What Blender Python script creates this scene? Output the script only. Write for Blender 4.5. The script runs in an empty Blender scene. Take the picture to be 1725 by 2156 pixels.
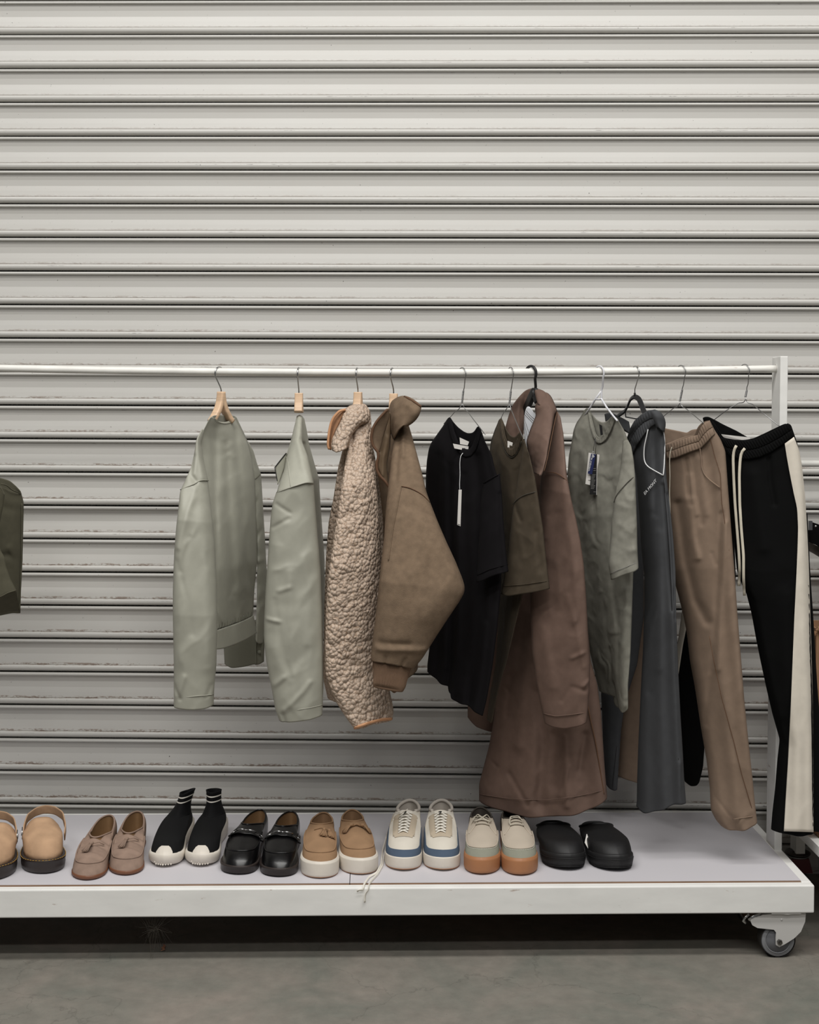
import bpy, bmesh, math, random
import numpy as np
from mathutils import Vector, Matrix
random.seed(4)
S = bpy.context.scene
C = S.collection
PI = math.pi
# ------------------------------------------------------------------ camera
F, CX, CY = 2800.0, 862.5, 930.0
HC = 1.298                                     # eye height above the floor
def basis(yaw, pitch, roll):
    f = np.array([math.sin(yaw)*math.cos(pitch), math.cos(yaw)*math.cos(pitch), -math.sin(pitch)])
    r0 = np.array([math.cos(yaw), -math.sin(yaw), 0.]); u0 = np.cross(r0, f)
    return r0*math.cos(roll)+u0*math.sin(roll), -r0*math.sin(roll)+u0*math.cos(roll), f
CR, CU, CF = basis(math.radians(1.53), math.radians(1.4), math.radians(.22))
cam = bpy.data.cameras.new('camera'); co = bpy.data.objects.new('camera', cam); C.objects.link(co)
co.matrix_world = Matrix(((CR[0], CU[0], -CF[0], 0), (CR[1], CU[1], -CF[1], 0), (CR[2], CU[2], -CF[2], HC), (0, 0, 0, 1)))
cam.sensor_fit = 'VERTICAL'; cam.sensor_height = 36; cam.lens = F/2156*36; cam.shift_y = (CY-1078)/2156
cam.clip_start = .05
S.camera = co
S.view_settings.view_transform = 'Standard'; S.view_settings.look = 'None'
S.view_settings.exposure = 0.0; S.view_settings.gamma = 1; S.view_settings.use_curve_mapping = False
# ------------------------------------------------------------------ light
w = bpy.data.worlds.new('world'); S.world = w; w.use_nodes = True
w.node_tree.nodes['Background'].inputs[0].default_value = (.94, .96, 1, 1)
w.node_tree.nodes['Background'].inputs[1].default_value = .09
def strip(y, z, power, sx=5.0, sy=.25, tilt=0):
    l = bpy.data.lights.new('ceiling_strip_light', 'AREA'); l.shape = 'RECTANGLE'; l.size = sx; l.size_y = sy
    l.energy = power; l.color = (1, .985, .955)
    o = bpy.data.objects.new('ceiling_strip_light', l); C.objects.link(o); o.location = (0, y, z); o.rotation_euler = (tilt, 0, 0)
strip(1.65, 4.4, 135, sy=.5)
strip(.3, 4.4, 112, sy=.22)
strip(-1.6, 4.4, 70, sy=.3, tilt=.35)
# ------------------------------------------------------------------ helpers
def lin(c):
    return tuple(((v/255)/12.92 if v/255 <= .04045 else ((v/255+.055)/1.055)**2.4) for v in c)+(1,)
def ray(px, py): return CF+(px-CX)/F*CR-(py-CY)/F*CU
def U(px, py, Y):                              # pixel of the photograph to a point at depth Y
    d = ray(px, py); return np.array([0, 0, HC])+d*(Y/d[1])
def UA(px, py, Y):
    d = CF[None]+((px-CX)/F)[:, None]*CR[None]-((py-CY)/F)[:, None]*CU[None]
    return np.array([0, 0, HC])+d*(Y/d[:, 1])[:, None]
def UZ(px, py, z):
    d = ray(px, py); return np.array([0, 0, HC])+d*((z-HC)/d[2])
def pxof(P):
    q = np.array(P)-np.array([0, 0, HC]); z = q@CF; return CX+F*(q@CR)/z, CY-F*(q@CU)/z
def mesh(name, V, Fc, m=None, parent=None, smooth=True, local=False):
    me = bpy.data.meshes.new(name); me.from_pydata([tuple(map(float, v)) for v in V], [], [tuple(map(int, f)) for f in Fc]); me.update()
    if smooth: me.polygons.foreach_set('use_smooth', [True]*len(me.polygons))
    o = bpy.data.objects.new(name, me); C.objects.link(o)
    if m: me.materials.append(m)
    if parent is not None:
        o.parent = parent
        if not local: o.matrix_parent_inverse = Matrix.Translation(-root_loc(parent))
    return o
def root_loc(o):
    return Vector(o.get('_l', (0, 0, 0)))
LOCS = {}
def thing(name, label, cat, loc=(0, 0, 0), rotz=0, group=None):
    o = bpy.data.objects.new(name, None); C.objects.link(o); o.empty_display_size = .05
    o.location = tuple(map(float, loc)); o.rotation_euler = (0, 0, rotz); o['label'] = label; o['category'] = cat
    if group: o['group'] = group
    LOCS[o.name] = Vector(o.location)
    return o
def root_loc(o):
    v = Vector((0, 0, 0))
    while o is not None:
        if o.name in LOCS: v = LOCS[o.name]
        o = o.parent
    return v
def sub(o, parent):                            # make o (world-space mesh) a child of a mesh part
    o.parent = parent; o.matrix_parent_inverse = Matrix.Identity(4)
    return o
def tag(o, label, cat, group=None, kind=None):
    if label: o['label'] = label
    if cat: o['category'] = cat
    if group: o['group'] = group
    if kind: o['kind'] = kind
    return o
def bev(o, wd=.002, seg=2):
    b = o.modifiers.new('bevel', 'BEVEL'); b.width = wd; b.segments = seg; b.limit_method = 'ANGLE'; return o
class MB:
    def __init__(s): s.v = []; s.f = []
    def add(s, V, Fc):
        n = len(s.v); s.v += [tuple(map(float, v)) for v in V]; s.f += [tuple(i+n for i in f) for f in Fc]; return s
    def box(s, a, b):
        x0, y0, z0 = a; x1, y1, z1 = b
        return s.add([(x0,y0,z0),(x1,y0,z0),(x1,y1,z0),(x0,y1,z0),(x0,y0,z1),(x1,y0,z1),(x1,y1,z1),(x0,y1,z1)],
              [(0,3,2,1),(4,5,6,7),(0,1,5,4),(1,2,6,5),(2,3,7,6),(3,0,4,7)])
    def sweep(s, P, w, h=None, n=10, up=(0, 0, 1), closed=False, sq=False, taper=None):
        P = [Vector(p) for p in P]; h = h or w; k = len(P); V = []; up = Vector(up); last = None
        for i in range(k):
            if closed: t = P[(i+1) % k]-P[i-1]
            else: t = P[min(i+1, k-1)]-P[max(i-1, 0)]
            t.normalize()
            a = t.cross(up if last is None else last)
            if last is not None: a = last-t*last.dot(t)
            elif a.length < 1e-4: a = t.cross(Vector((1, 0, 0)))
            a.normalize(); last = a; b = a.cross(t)
            tp = taper[i] if taper else 1
            for j in range(n):
                th = 2*PI*(j+.5)/n; cx, sx = math.cos(th), math.sin(th)
                if sq: e = .35; cx = math.copysign(abs(cx)**e, cx); sx = math.copysign(abs(sx)**e, sx)
                V.append(P[i]+a*(cx*w*tp)+b*(sx*h*tp))
        Fc = []
        for i in range(k if closed else k-1):
            for j in range(n):
                i2 = (i+1) % k; Fc.append((i*n+j, i*n+(j+1) % n, i2*n+(j+1) % n, i2*n+j))
        if not closed: Fc += [tuple(range(n))[::-1], tuple((k-1)*n+j for j in range(n))]
        return s.add(V, Fc)
    def lathe(s, prof, c, ax, n=32):
        ax = Vector(ax).normalized(); a = ax.orthogonal().normalized(); b = ax.cross(a); c = Vector(c); V = []
        for r, t in prof:
            for j in range(n):
                th = 2*PI*j/n; V.append(c+ax*t+(a*math.cos(th)+b*math.sin(th))*r)
        Fc = []
        for i in range(len(prof)-1):
            for j in range(n): Fc.append((i*n+j, i*n+(j+1) % n, (i+1)*n+(j+1) % n, (i+1)*n+j))
        return s.add(V, Fc)
    def build(s, name, m=None, parent=None, smooth=True, local=False): return mesh(name, s.v, s.f, m, parent, smooth, local)
def tube(name, P, r, m, parent=None, local=False, **k):
    return MB().sweep(P, r, **k).build(name, m, parent, True, local)
def smooth_pts(P, n=40, it=2):
    P = np.array(P, float); d = np.r_[0, np.cumsum(np.linalg.norm(np.diff(P, axis=0), axis=1))]
    if d[-1] < 1e-9: return np.repeat(P[:1], n, 0)
    t = np.linspace(0, d[-1], n); Q = np.stack([np.interp(t, d, P[:, i]) for i in range(P.shape[1])], 1)
    for _ in range(it): Q[1:-1] = (Q[:-2]+2*Q[1:-1]+Q[2:])/4
    return Q
def vnoise(x, y, seed):
    r = np.random.RandomState(seed).rand(64, 64)*2-1
    xi = np.floor(x).astype(int); yi = np.floor(y).astype(int); fx = x-xi; fy = y-yi
    fx = fx*fx*(3-2*fx); fy = fy*fy*(3-2*fy); g = lambda a, b: r[a % 64, b % 64]
    return (g(xi, yi)*(1-fx)+g(xi+1, yi)*fx)*(1-fy)+(g(xi, yi+1)*(1-fx)+g(xi+1, yi+1)*fx)*fy
# ------------------------------------------------------------------ materials
def mat(name, col, rough=.6, metal=0, spec=.5, bump=None, var=None, sheen=0, coat=0):
    m = bpy.data.materials.new(name); m.use_nodes = True; nt = m.node_tree; N = nt.nodes; Lk = nt.links
    b = N['Principled BSDF']; c = lin(col); b.inputs['Base Color'].default_value = c
    b.inputs['Roughness'].default_value = rough; b.inputs['Metallic'].default_value = metal
    b.inputs['Specular IOR Level'].default_value = spec
    if sheen: b.inputs['Sheen Weight'].default_value = sheen; b.inputs['Sheen Roughness'].default_value = .5
    if coat: b.inputs['Coat Weight'].default_value = coat; b.inputs['Coat Roughness'].default_value = .15
    tc = N.new('ShaderNodeTexCoord')
    if var:                                    # (scale, amount, stretch xyz)
        sc, am, st = var; mp = N.new('ShaderNodeMapping'); mp.inputs['Scale'].default_value = st; Lk.new(tc.outputs['Object'], mp.inputs[0])
        n = N.new('ShaderNodeTexNoise'); n.inputs['Scale'].default_value = sc; n.inputs['Detail'].default_value = 5; Lk.new(mp.outputs[0], n.inputs['Vector'])
        r = N.new('ShaderNodeMapRange'); r.inputs[1].default_value = .3; r.inputs[2].default_value = .7; r.inputs[3].default_value = 1-am; r.inputs[4].default_value = 1+am
        Lk.new(n.outputs[0], r.inputs[0]); x = N.new('ShaderNodeVectorMath'); x.operation = 'SCALE'; x.inputs[0].default_value = c[:3]
        Lk.new(r.outputs[0], x.inputs['Scale']); Lk.new(x.outputs[0], b.inputs['Base Color'])
    last = None
    for (kind, sc, dist) in (bump or []):      # kind noise / wrinkle / weave
        if kind == 'vor':
            n = N.new('ShaderNodeTexVoronoi'); n.inputs['Scale'].default_value = sc; out = n.outputs['Distance']
        else:
            n = N.new('ShaderNodeTexNoise'); n.inputs['Scale'].default_value = sc; n.inputs['Detail'].default_value = 3 if kind == 'noise' else 4; out = n.outputs[0]
            if kind == 'wrinkle': n.noise_type = 'RIDGED_MULTIFRACTAL'; n.inputs['Roughness'].default_value = .45; n.inputs['Distortion'].default_value = .6
        Lk.new(tc.outputs['Object'], n.inputs['Vector'])
        bp = N.new('ShaderNodeBump'); bp.inputs['Strength'].default_value = 1; bp.inputs['Distance'].default_value = dist
        if kind == 'vor': bp.invert = True
        Lk.new(out, bp.inputs['Height'])
        if last: Lk.new(last, bp.inputs['Normal'])
        last = bp.outputs[0]
    if last: Lk.new(last, b.inputs['Normal'])
    return m
def fabric(name, col, wr=.0006, ws=14, fine=.00012, fs=900, rough=.85, var=.06, sheen=0, spec=.25):
    return mat(name, col, rough, spec=spec, sheen=sheen, var=(60, var, (1, 1, 1)), bump=[('wrinkle', ws, wr), ('noise', fs, fine)])
M = {}
M['paint'] = mat('rack_paint', (236, 235, 231), .45, var=(9, .05, (1, 1, 3)), bump=[('noise', 60, .0002)])
def scuff(m):
    nt = m.node_tree; N = nt.nodes; L = nt.links; b = N['Principled BSDF']; src = b.inputs['Base Color'].links[0].from_socket; tc = N.new('ShaderNodeTexCoord'); fac = None
    for sc, st, th in ((16, (1, 1, 5), .66), (70, (1, 1, .7), .73)):
        mp = N.new('ShaderNodeMapping'); mp.inputs['Scale'].default_value = st; mp.inputs['Rotation'].default_value = (0, .25, 0); L.new(tc.outputs['Object'], mp.inputs[0])
        n = N.new('ShaderNodeTexNoise'); n.inputs['Scale'].default_value = sc; n.inputs['Detail'].default_value = 7; n.inputs['Roughness'].default_value = .7; L.new(mp.outputs[0], n.inputs['Vector'])
        r = N.new('ShaderNodeMapRange'); r.inputs[1].default_value = th; r.inputs[2].default_value = th+.04; L.new(n.outputs[0], r.inputs[0])
        if fac is None: fac = r.outputs[0]
        else:
            x = N.new('ShaderNodeMath'); x.operation = 'MAXIMUM'; L.new(fac, x.inputs[0]); L.new(r.outputs[0], x.inputs[1]); fac = x.outputs[0]
    mx = N.new('ShaderNodeMix'); mx.data_type = 'RGBA'; y = N.new('ShaderNodeMath'); y.operation = 'MULTIPLY'; y.inputs[1].default_value = .6; L.new(fac, y.inputs[0]); L.new(y.outputs[0], mx.inputs[0]); L.new(src, mx.inputs[6]); mx.inputs[7].default_value = lin((160, 132, 112)); L.new(mx.outputs[2], b.inputs['Base Color'])
scuff(M['paint'])
M['rail'] = mat('rail_paint', (230, 228, 222), .4, var=(25, .08, (.6, 1, 1)))
M['board'] = mat('white_laminate', (202, 199, 203), .5)
scuff(M['rail'])
M['steel'] = mat('steel_wire', (158, 158, 158), .35, 1)
M['seam_dk'] = mat('dark_seam_thread', (66, 62, 54), .8)  # dark thread colour for the olive and grey tee seams
M['chrome'] = mat('chrome', (190, 190, 190), .18, 1)
M['gun'] = mat('gunmetal', (120, 118, 115), .25, 1)
M['wood'] = mat('pale_wood', (216, 184, 152), .5, var=(12, .12, (1, 1, 14)))
M['black_pl'] = mat('black_plastic', (26, 25, 25), .45)
M['velvet'] = mat('black_velvet', (14, 13, 13), .95, sheen=.2)
M['white_pl'] = mat('white_plastic', (214, 214, 218), .35)
M['rubber'] = mat('grey_rubber', (128, 129, 132), .55)
M['tread'] = mat('dark_tread', (50, 47, 44), .7)
M['hub'] = mat('grey_hub', (106, 107, 111), .45)
M['castor'] = mat('castor_paint', (205, 203, 200), .3, metal=.15)
M['sage'] = fabric('sage_satin', (163, 162, 149), wr=.004, ws=9, rough=.5, var=.03, spec=.4, fine=.00004)
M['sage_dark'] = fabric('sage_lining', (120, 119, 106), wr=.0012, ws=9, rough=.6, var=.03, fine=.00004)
M['brown_wool'] = fabric('brown_fleece', (116, 98, 80), wr=.0003, ws=8, fine=.0006, fs=500, rough=.95, var=.14)
M['brown_lin'] = fabric('brown_lining', (112, 94, 74), wr=.001, ws=12, rough=.6)
M['brown_pipe'] = fabric('brown_binding', (96, 70, 52), wr=.0001, rough=.6)
M['rib_br'] = fabric('brown_rib', (122, 98, 79), wr=.0001, rough=.85)
M['black_cot'] = fabric('black_cotton', (18, 16, 18), wr=.0015, ws=9, rough=.92, var=.05, spec=.15)
M['olive_cot'] = fabric('olive_cotton', (70, 61, 49), wr=.004, ws=15, var=.1)
M['coat'] = fabric('brown_coat_cotton', (104, 84, 74), wr=.006, ws=10, rough=.8, var=.07, fine=.0001)
M['grey_tee'] = fabric('grey_washed_cotton', (128, 126, 116), wr=.0055, ws=22, var=.1)
M['charcoal'] = fabric('charcoal_jersey', (67, 68, 70), wr=.002, ws=7, var=.05)
M['taupe'] = fabric('taupe_wool', (130, 111, 95), wr=.002, ws=8, var=.05, fine=.0002, fs=700)
M['black_tr'] = fabric('black_trouser', (8, 8, 8), wr=.0006, ws=7, var=.03, spec=.12)
M['cream'] = fabric('cream_cotton', (214, 206, 192), wr=.001, ws=16, var=.03)
M['cord'] = fabric('cream_cord', (212, 204, 186), wr=.0001)
M['olive_can'] = fabric('olive_canvas', (80, 77, 63), wr=.0012, ws=12, var=.08)
M['tanbind'] = fabric('tan_binding', (200, 150, 112), wr=.0001, rough=.6)
M['paper'] = mat('white_card', (214, 210, 204), .6)
M['ink'] = mat('black_card', (22, 21, 22), .4)
M['navy'] = mat('navy_card', (28, 36, 78), .4)
M['white_ink'] = mat('white_print', (220, 220, 220), .6)
M['grey_ink'] = mat('grey_print', (120, 118, 115), .6)
M['white_shirt'] = fabric('white_shirting', (214, 216, 220), wr=.0006)
M['card'] = mat('cardboard', (164, 124, 92), .85, var=(40, .1, (1, 1, 1)), bump=[('noise', 200, .0004)])
M['maroon'] = mat('maroon_enamel', (92, 28, 32), .4)
M['dark'] = mat('dark_metal', (72, 66, 62), .4, .5)
M['ply'] = mat('plywood', (140, 104, 76), .7, var=(20, .15, (1, 4, 60)))
M['plyedge'] = mat('plywood_edge', (150, 122, 100), .7, var=(30, .35, (.4, 1, 40)))
# shutter paint with dust settled on the ledges of its slats
PIT = .0942; WD = 3.725; GAP0 = HC+.3055*WD
def shutter_mat():
    m = mat('shutter_paint', (198, 196, 190), .38, spec=.5); nt = m.node_tree; N = nt.nodes; L = nt.links; b = N['Principled BSDF']
    tc = N.new('ShaderNodeTexCoord'); sx = N.new('ShaderNodeSeparateXYZ'); L.new(tc.outputs['Object'], sx.inputs[0])
    def mth(op, a, c=None, cl=False):
        n = N.new('ShaderNodeMath'); n.operation = op; n.use_clamp = cl
        for i, v in enumerate((a, c)):
            if v is None: continue
            if isinstance(v, (int, float)): n.inputs[i].default_value = v
            else: L.new(v, n.inputs[i])
        return n.outputs[0]
    u = mth('FRACT', mth('DIVIDE', mth('SUBTRACT', GAP0+100*PIT, sx.outputs['Z']), PIT))     # 0 at the gap, grows downwards
    def noise(sc, st, det=6):
        mp = N.new('ShaderNodeMapping'); mp.inputs['Scale'].default_value = st; L.new(tc.outputs['Object'], mp.inputs[0])
        n = N.new('ShaderNodeTexNoise'); n.inputs['Scale'].default_value = sc; n.inputs['Detail'].default_value = det; n.inputs['Roughness'].default_value = .65; L.new(mp.outputs[0], n.inputs['Vector']); return n.outputs[0]
    def band(c, wd): return mth('SUBTRACT', 1, mth('DIVIDE', mth('ABSOLUTE', mth('SUBTRACT', u, c)), wd), True)
    n1 = noise(14, (1, 1, 9)); n2 = noise(1.1, (1, 1, 1), 3); n3 = noise(90, (.35, 1, 2))
    low = mth('MULTIPLY', mth('SUBTRACT', 1.9, sx.outputs['Z']), .55, True)                 # more grime low down
    left = mth('MULTIPLY', mth('SUBTRACT', .2, sx.outputs['X']), .8, True)
    grime = mth('ADD', .25, mth('MULTIPLY', mth('ADD', low, mth('MULTIPLY', left, low)), .8))
    n4 = noise(170, (.6, 1, 1.2), 4)
    d1 = mth('MULTIPLY', mth('MULTIPLY', band(.765, .05), mth('MULTIPLY', mth('ADD', mth('SUBTRACT', n4, .46), mth('MULTIPLY', mth('SUBTRACT', n1, .5), 1.2)), 6.0, True)), mth('MULTIPLY', grime, 1.3), True)
    d2 = mth('MULTIPLY', band(.795, .012), .2)
    d3 = mth('MULTIPLY', mth('MULTIPLY', band(.85, .012), mth('MULTIPLY', mth('SUBTRACT', n3, .56), 14, True)), mth('MULTIPLY', mth('SUBTRACT', n2, .42), 6, True))
    d4 = mth('MULTIPLY', mth('MULTIPLY', band(.14, .02), mth('MULTIPLY', mth('SUBTRACT', n3, .6), 12, True)), mth('MULTIPLY', mth('SUBTRACT', n2, .48), 6, True))
    sp = mth('MULTIPLY', mth('SUBTRACT', noise(130, (1, 1, 1), 2), .74), 20, True)
    def mix(fac, a, c):
        n = N.new('ShaderNodeMix'); n.data_type = 'RGBA'; L.new(fac, n.inputs[0])
        if isinstance(a, tuple): n.inputs[6].default_value = a
        else: L.new(a, n.inputs[6])
        n.inputs[7].default_value = c; return n.outputs[2]
    base = mix(mth('MULTIPLY', mth('SUBTRACT', noise(3, (1, 1, 6)), .35), .9, True), lin((198, 196, 191)), lin((190, 186, 179)))
    c1 = mix(mth('ADD', mth('MULTIPLY', d1, .75), d2, True), base, lin((122, 100, 84)))
    c2 = mix(mth('ADD', mth('ADD', d3, d4, True), sp, True), c1, lin((58, 50, 42)))
    L.new(c2, b.inputs['Base Color']); return m
M['shutter'] = shutter_mat()
def floor_mat():
    m = mat('concrete', (120, 116, 108), .62, spec=.35, bump=[('noise', 25, .0012), ('noise', 300, .0003)]); nt = m.node_tree; N = nt.nodes; L = nt.links; b = N['Principled BSDF']
    tc = N.new('ShaderNodeTexCoord')
    def nz(sc, det=6, st=(1, 1, 1), dist=0):
        mp = N.new('ShaderNodeMapping'); mp.inputs['Scale'].default_value = st; L.new(tc.outputs['Object'], mp.inputs[0])
        n = N.new('ShaderNodeTexNoise'); n.inputs['Scale'].default_value = sc; n.inputs['Detail'].default_value = det; n.inputs['Distortion'].default_value = dist; n.inputs['Roughness'].default_value = .6; L.new(mp.outputs[0], n.inputs['Vector']); return n.outputs[0]
    def ramp(i, a, z, ca, cz):
        r = N.new('ShaderNodeValToRGB'); L.new(i, r.inputs[0]); r.color_ramp.elements[0].position = a; r.color_ramp.elements[1].position = z; r.color_ramp.elements[0].color = ca; r.color_ramp.elements[1].color = cz; return r.outputs[0]
    def mul(a, c):
        n = N.new('ShaderNodeMix'); n.data_type = 'RGBA'; n.blend_type = 'MULTIPLY'; n.inputs[0].default_value = 1; L.new(a, n.inputs[6]); L.new(c, n.inputs[7]); return n.outputs[2]
    g = lambda v: (v, v, v, 1)
    a = ramp(nz(3.5, 8, (1, 1, 1), .6), .3, .72, lin((108, 110, 102)), lin((139, 130, 121)))
    a = mul(a, ramp(nz(24, 8), .25, .7, g(.82), g(1.06)))
    v = N.new('ShaderNodeTexVoronoi'); v.feature = 'DISTANCE_TO_EDGE'; v.inputs['Scale'].default_value = 1.7
    mp = N.new('ShaderNodeMapping'); L.new(tc.outputs['Object'], mp.inputs[0]); add = N.new('ShaderNodeVectorMath'); add.operation = 'ADD'
    nn = N.new('ShaderNodeTexNoise'); nn.inputs['Scale'].default_value = 5; nn.inputs['Detail'].default_value = 6; L.new(tc.outputs['Object'], nn.inputs['Vector'])
    sc = N.new('ShaderNodeVectorMath'); sc.operation = 'SCALE'; sc.inputs['Scale'].default_value = .5; L.new(nn.outputs[1], sc.inputs[0]); L.new(tc.outputs['Object'], add.inputs[0]); L.new(sc.outputs[0], add.inputs[1]); L.new(add.outputs[0], v.inputs['Vector'])
    a = mul(a, ramp(v.outputs['Distance'], .0, .005, g(.78), g(1)))
    a = mul(a, ramp(nz(140, 2), .70, .76, g(1), g(.6)))
    L.new(a, b.inputs['Base Color']); return m
M['floor'] = floor_mat()
def sherpa_mat():
    m = mat('sherpa_pile', (196, 168, 146), 1, spec=.1); nt = m.node_tree; N = nt.nodes; L = nt.links; b = N['Principled BSDF']
    tc = N.new('ShaderNodeTexCoord'); nn = N.new('ShaderNodeTexNoise'); nn.inputs['Scale'].default_value = 45; nn.inputs['Detail'].default_value = 3; L.new(tc.outputs['Object'], nn.inputs['Vector'])
    sc = N.new('ShaderNodeVectorMath'); sc.operation = 'SCALE'; sc.inputs['Scale'].default_value = .008; L.new(nn.outputs[1], sc.inputs[0])
    ad = N.new('ShaderNodeVectorMath'); ad.operation = 'ADD'; L.new(tc.outputs['Object'], ad.inputs[0]); L.new(sc.outputs[0], ad.inputs[1])
    v = N.new('ShaderNodeTexVoronoi'); v.feature = 'DISTANCE_TO_EDGE'; v.inputs['Scale'].default_value = 105; L.new(ad.outputs[0], v.inputs['Vector'])
    v2 = N.new('ShaderNodeTexVoronoi'); v2.feature = 'DISTANCE_TO_EDGE'; v2.inputs['Scale'].default_value = 190; L.new(ad.outputs[0], v2.inputs['Vector'])
    sm = N.new('ShaderNodeMath'); sm.operation = 'MULTIPLY_ADD'; sm.inputs[1].default_value = .35; L.new(v2.outputs['Distance'], sm.inputs[0]); L.new(v.outputs['Distance'], sm.inputs[2])
    r = N.new('ShaderNodeValToRGB'); L.new(sm.outputs[0], r.inputs[0]); r.color_ramp.elements[0].position = .0; r.color_ramp.elements[0].color = lin((146, 119, 95)); r.color_ramp.elements[1].position = .13; r.color_ramp.elements[1].color = lin((192, 173, 156))
    L.new(r.outputs[0], b.inputs['Base Color'])
    vf = N.new('ShaderNodeTexVoronoi'); vf.feature = 'SMOOTH_F1'; vf.inputs['Scale'].default_value = 105; vf.inputs['Smoothness'].default_value = .25; L.new(ad.outputs[0], vf.inputs['Vector'])
    pw = N.new('ShaderNodeMath'); pw.operation = 'POWER'; pw.inputs[1].default_value = 1.6; L.new(vf.outputs['Distance'], pw.inputs[0])
    bp = N.new('ShaderNodeBump'); bp.invert = True; bp.inputs['Strength'].default_value = 1; bp.inputs['Distance'].default_value = .006; L.new(pw.outputs[0], bp.inputs['Height']); L.new(bp.outputs[0], b.inputs['Normal'])
    return m
M['sherpa'] = sherpa_mat()
M['sherpa_in'] = fabric('sherpa_lining', (150, 112, 84), wr=.0008, ws=60)
# ------------------------------------------------------------------ setting
WA = math.radians(2.62)
prof = [(0, -12), (.024, -12), (.026, 0), (.034, 2.8), (.05, 4.4), (.075, 5), (.1, 4.2), (.118, .6), (.124, -1.6), (.13, -1.9), (.21, -3.6), (.285, -5.2), (.295, -5.4), (.38, -5.7), (.465, -5.9), (.475, -5.8),
        (.62, -3.2), (.765, -1.0), (.782, -.9), (.79, -1.9), (.797, .0), (.805, 2.6), (.83, 4.6), (.86, 5.6), (.90, 5.4), (.93, 4.2), (.955, 2.2), (.968, -.5), (.973, -12)]
ROW = []; top = -4; bot = 26
for i in range(top, bot):
    for u, p in prof: ROW.append((GAP0-PIT*(i+u), p/1000))
zb = GAP0-PIT*bot
ROW += [(zb, -.012), (zb-.003, -.012), (zb-.004, .004), (zb-.035, .004), (zb-.036, .0025), (zb-.039, .0025), (zb-.04, .004), (.016, .004), (.014, .002), (.014, -.02)]
XS = np.linspace(-4.2, 4.2, 3)
V = []; Fc = []
for x in XS:
    for z, p in ROW: V.append((x, -p, z))
n = len(ROW)
for a in range(len(XS)-1):
    for i in range(n-1): Fc.append((a*n+i, (a+1)*n+i, (a+1)*n+i+1, a*n+i+1))
door = mesh('door_1', V, Fc, M['shutter'], smooth=False)
door.location = (math.sin(WA)*WD, math.cos(WA)*WD, 0); door.rotation_euler = (0, 0, -WA)
tag(door, 'off-white roller shutter of horizontal slats behind the clothes rail', None, kind='structure')
bw = MB().box((-4.2, .012, 0), (4.2, .10, 3.2)).build('wall_back', mat('dark_void', (30, 28, 27), .9), None, False)
bw.location = door.location; bw.rotation_euler = door.rotation_euler; tag(bw, None, None, kind='structure')
fl = MB().box((-4.5, -2.5, -.05), (4.5, 4.6, 0)).build('floor', M['floor'], None, False); tag(fl, None, None, kind='structure')
# ------------------------------------------------------------------ clothes rack
YF, DEP, XR, ZT = 3.083, .585, 1.0425, HC-1.119
YB = YF+DEP; XL = -1.36; YR = 3.370; ZR = HC+.083
rack = thing('clothes_rack', 'white steel clothes rack on castors with hanging rail and low shelf', 'clothes rack', (0, YR, 0))
T_ = .024; FH = .066
bev(MB().box((XL, YF, ZT-FH), (XR, YF+T_, ZT)).build('front_beam', M['paint'], rack, False), .003)
bev(MB().box((XL, YB-T_, ZT-FH), (XR, YB, ZT)).build('back_beam', M['paint'], rack, False), .003)
for a, b in ((XL, XL+T_), (XR-T_, XR)):
    bev(MB().box((a, YF+T_+.0002, ZT-FH), (b, YB-T_-.0002, ZT)).build('side_beam', M['paint'], rack, False), .002)
xj = float(UZ(737, 1856, ZT)[0])
for a, b, dz in ((XL+T_+.001, xj-.0008, .0035), (xj+.0008, XR-T_-.001, .0035)):
    o = MB().box((a, YF+T_+.001, ZT-.012), (b, YB-T_-.001, ZT+dz-.0007)).build('shelf_board', M['plyedge'], rack, False)
    p = MB().box((a, YF+T_+.0006, ZT+dz-.0007), (b, YB-T_-.001, ZT+dz)).build('laminate_top', M['board'], None, False); sub(p, o)
# posts lean a hair outwards
def post(xt, xb, zt, nm='post', parent=rack):
    y0, y1 = YR-.0355, YR+.0355; hw = .0098
    m = MB(); zb_ = ZT-.004
    m.add([(xb-hw, y0, zb_), (xb+hw, y0, zb_), (xb+hw, y1, zb_), (xb-hw, y1, zb_), (xt-hw, y0, zt), (xt+hw, y0, zt), (xt+hw, y1, zt), (xt-hw, y1, zt)],
          [(0,3,2,1),(4,5,6,7),(0,1,5,4),(1,2,6,5),(2,3,7,6),(3,0,4,7)])
    return bev(m.build(nm, M['paint'], parent, False), .0018)
pt = U(1652, 750, YR-.0355); pb = U(1639.5, 1788, YR-.0355)
post(pt[0], XR-.0098, pt[2]); post(XL+.0098, XL+.0098, pt[2])
# the rail sags slightly between its posts
rp = []
for px_, py_ in ((-330, 769), (-100, 772.5), (0, 775.5), (200, 779.5), (400, 782), (700, 784.4), (960, 784.8), (1240, 782.5), (1460, 779.5), (1640, 776.5)):
    rp.append(U(px_, py_, YR))
rp = smooth_pts(rp, 60, 4)
tube('rail', rp, .0094, M['rail'], rack, n=20)
def railz(x): return float(np.interp(x, rp[:, 0], rp[:, 2]))
MB().lathe([(.012, 0), (.0135, .003), (.0105, .006)], (rp[-1][0]-.007, YR, rp[-1][2]), (1, 0, 0), 20).build('weld', M['rail'], rack)
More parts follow.
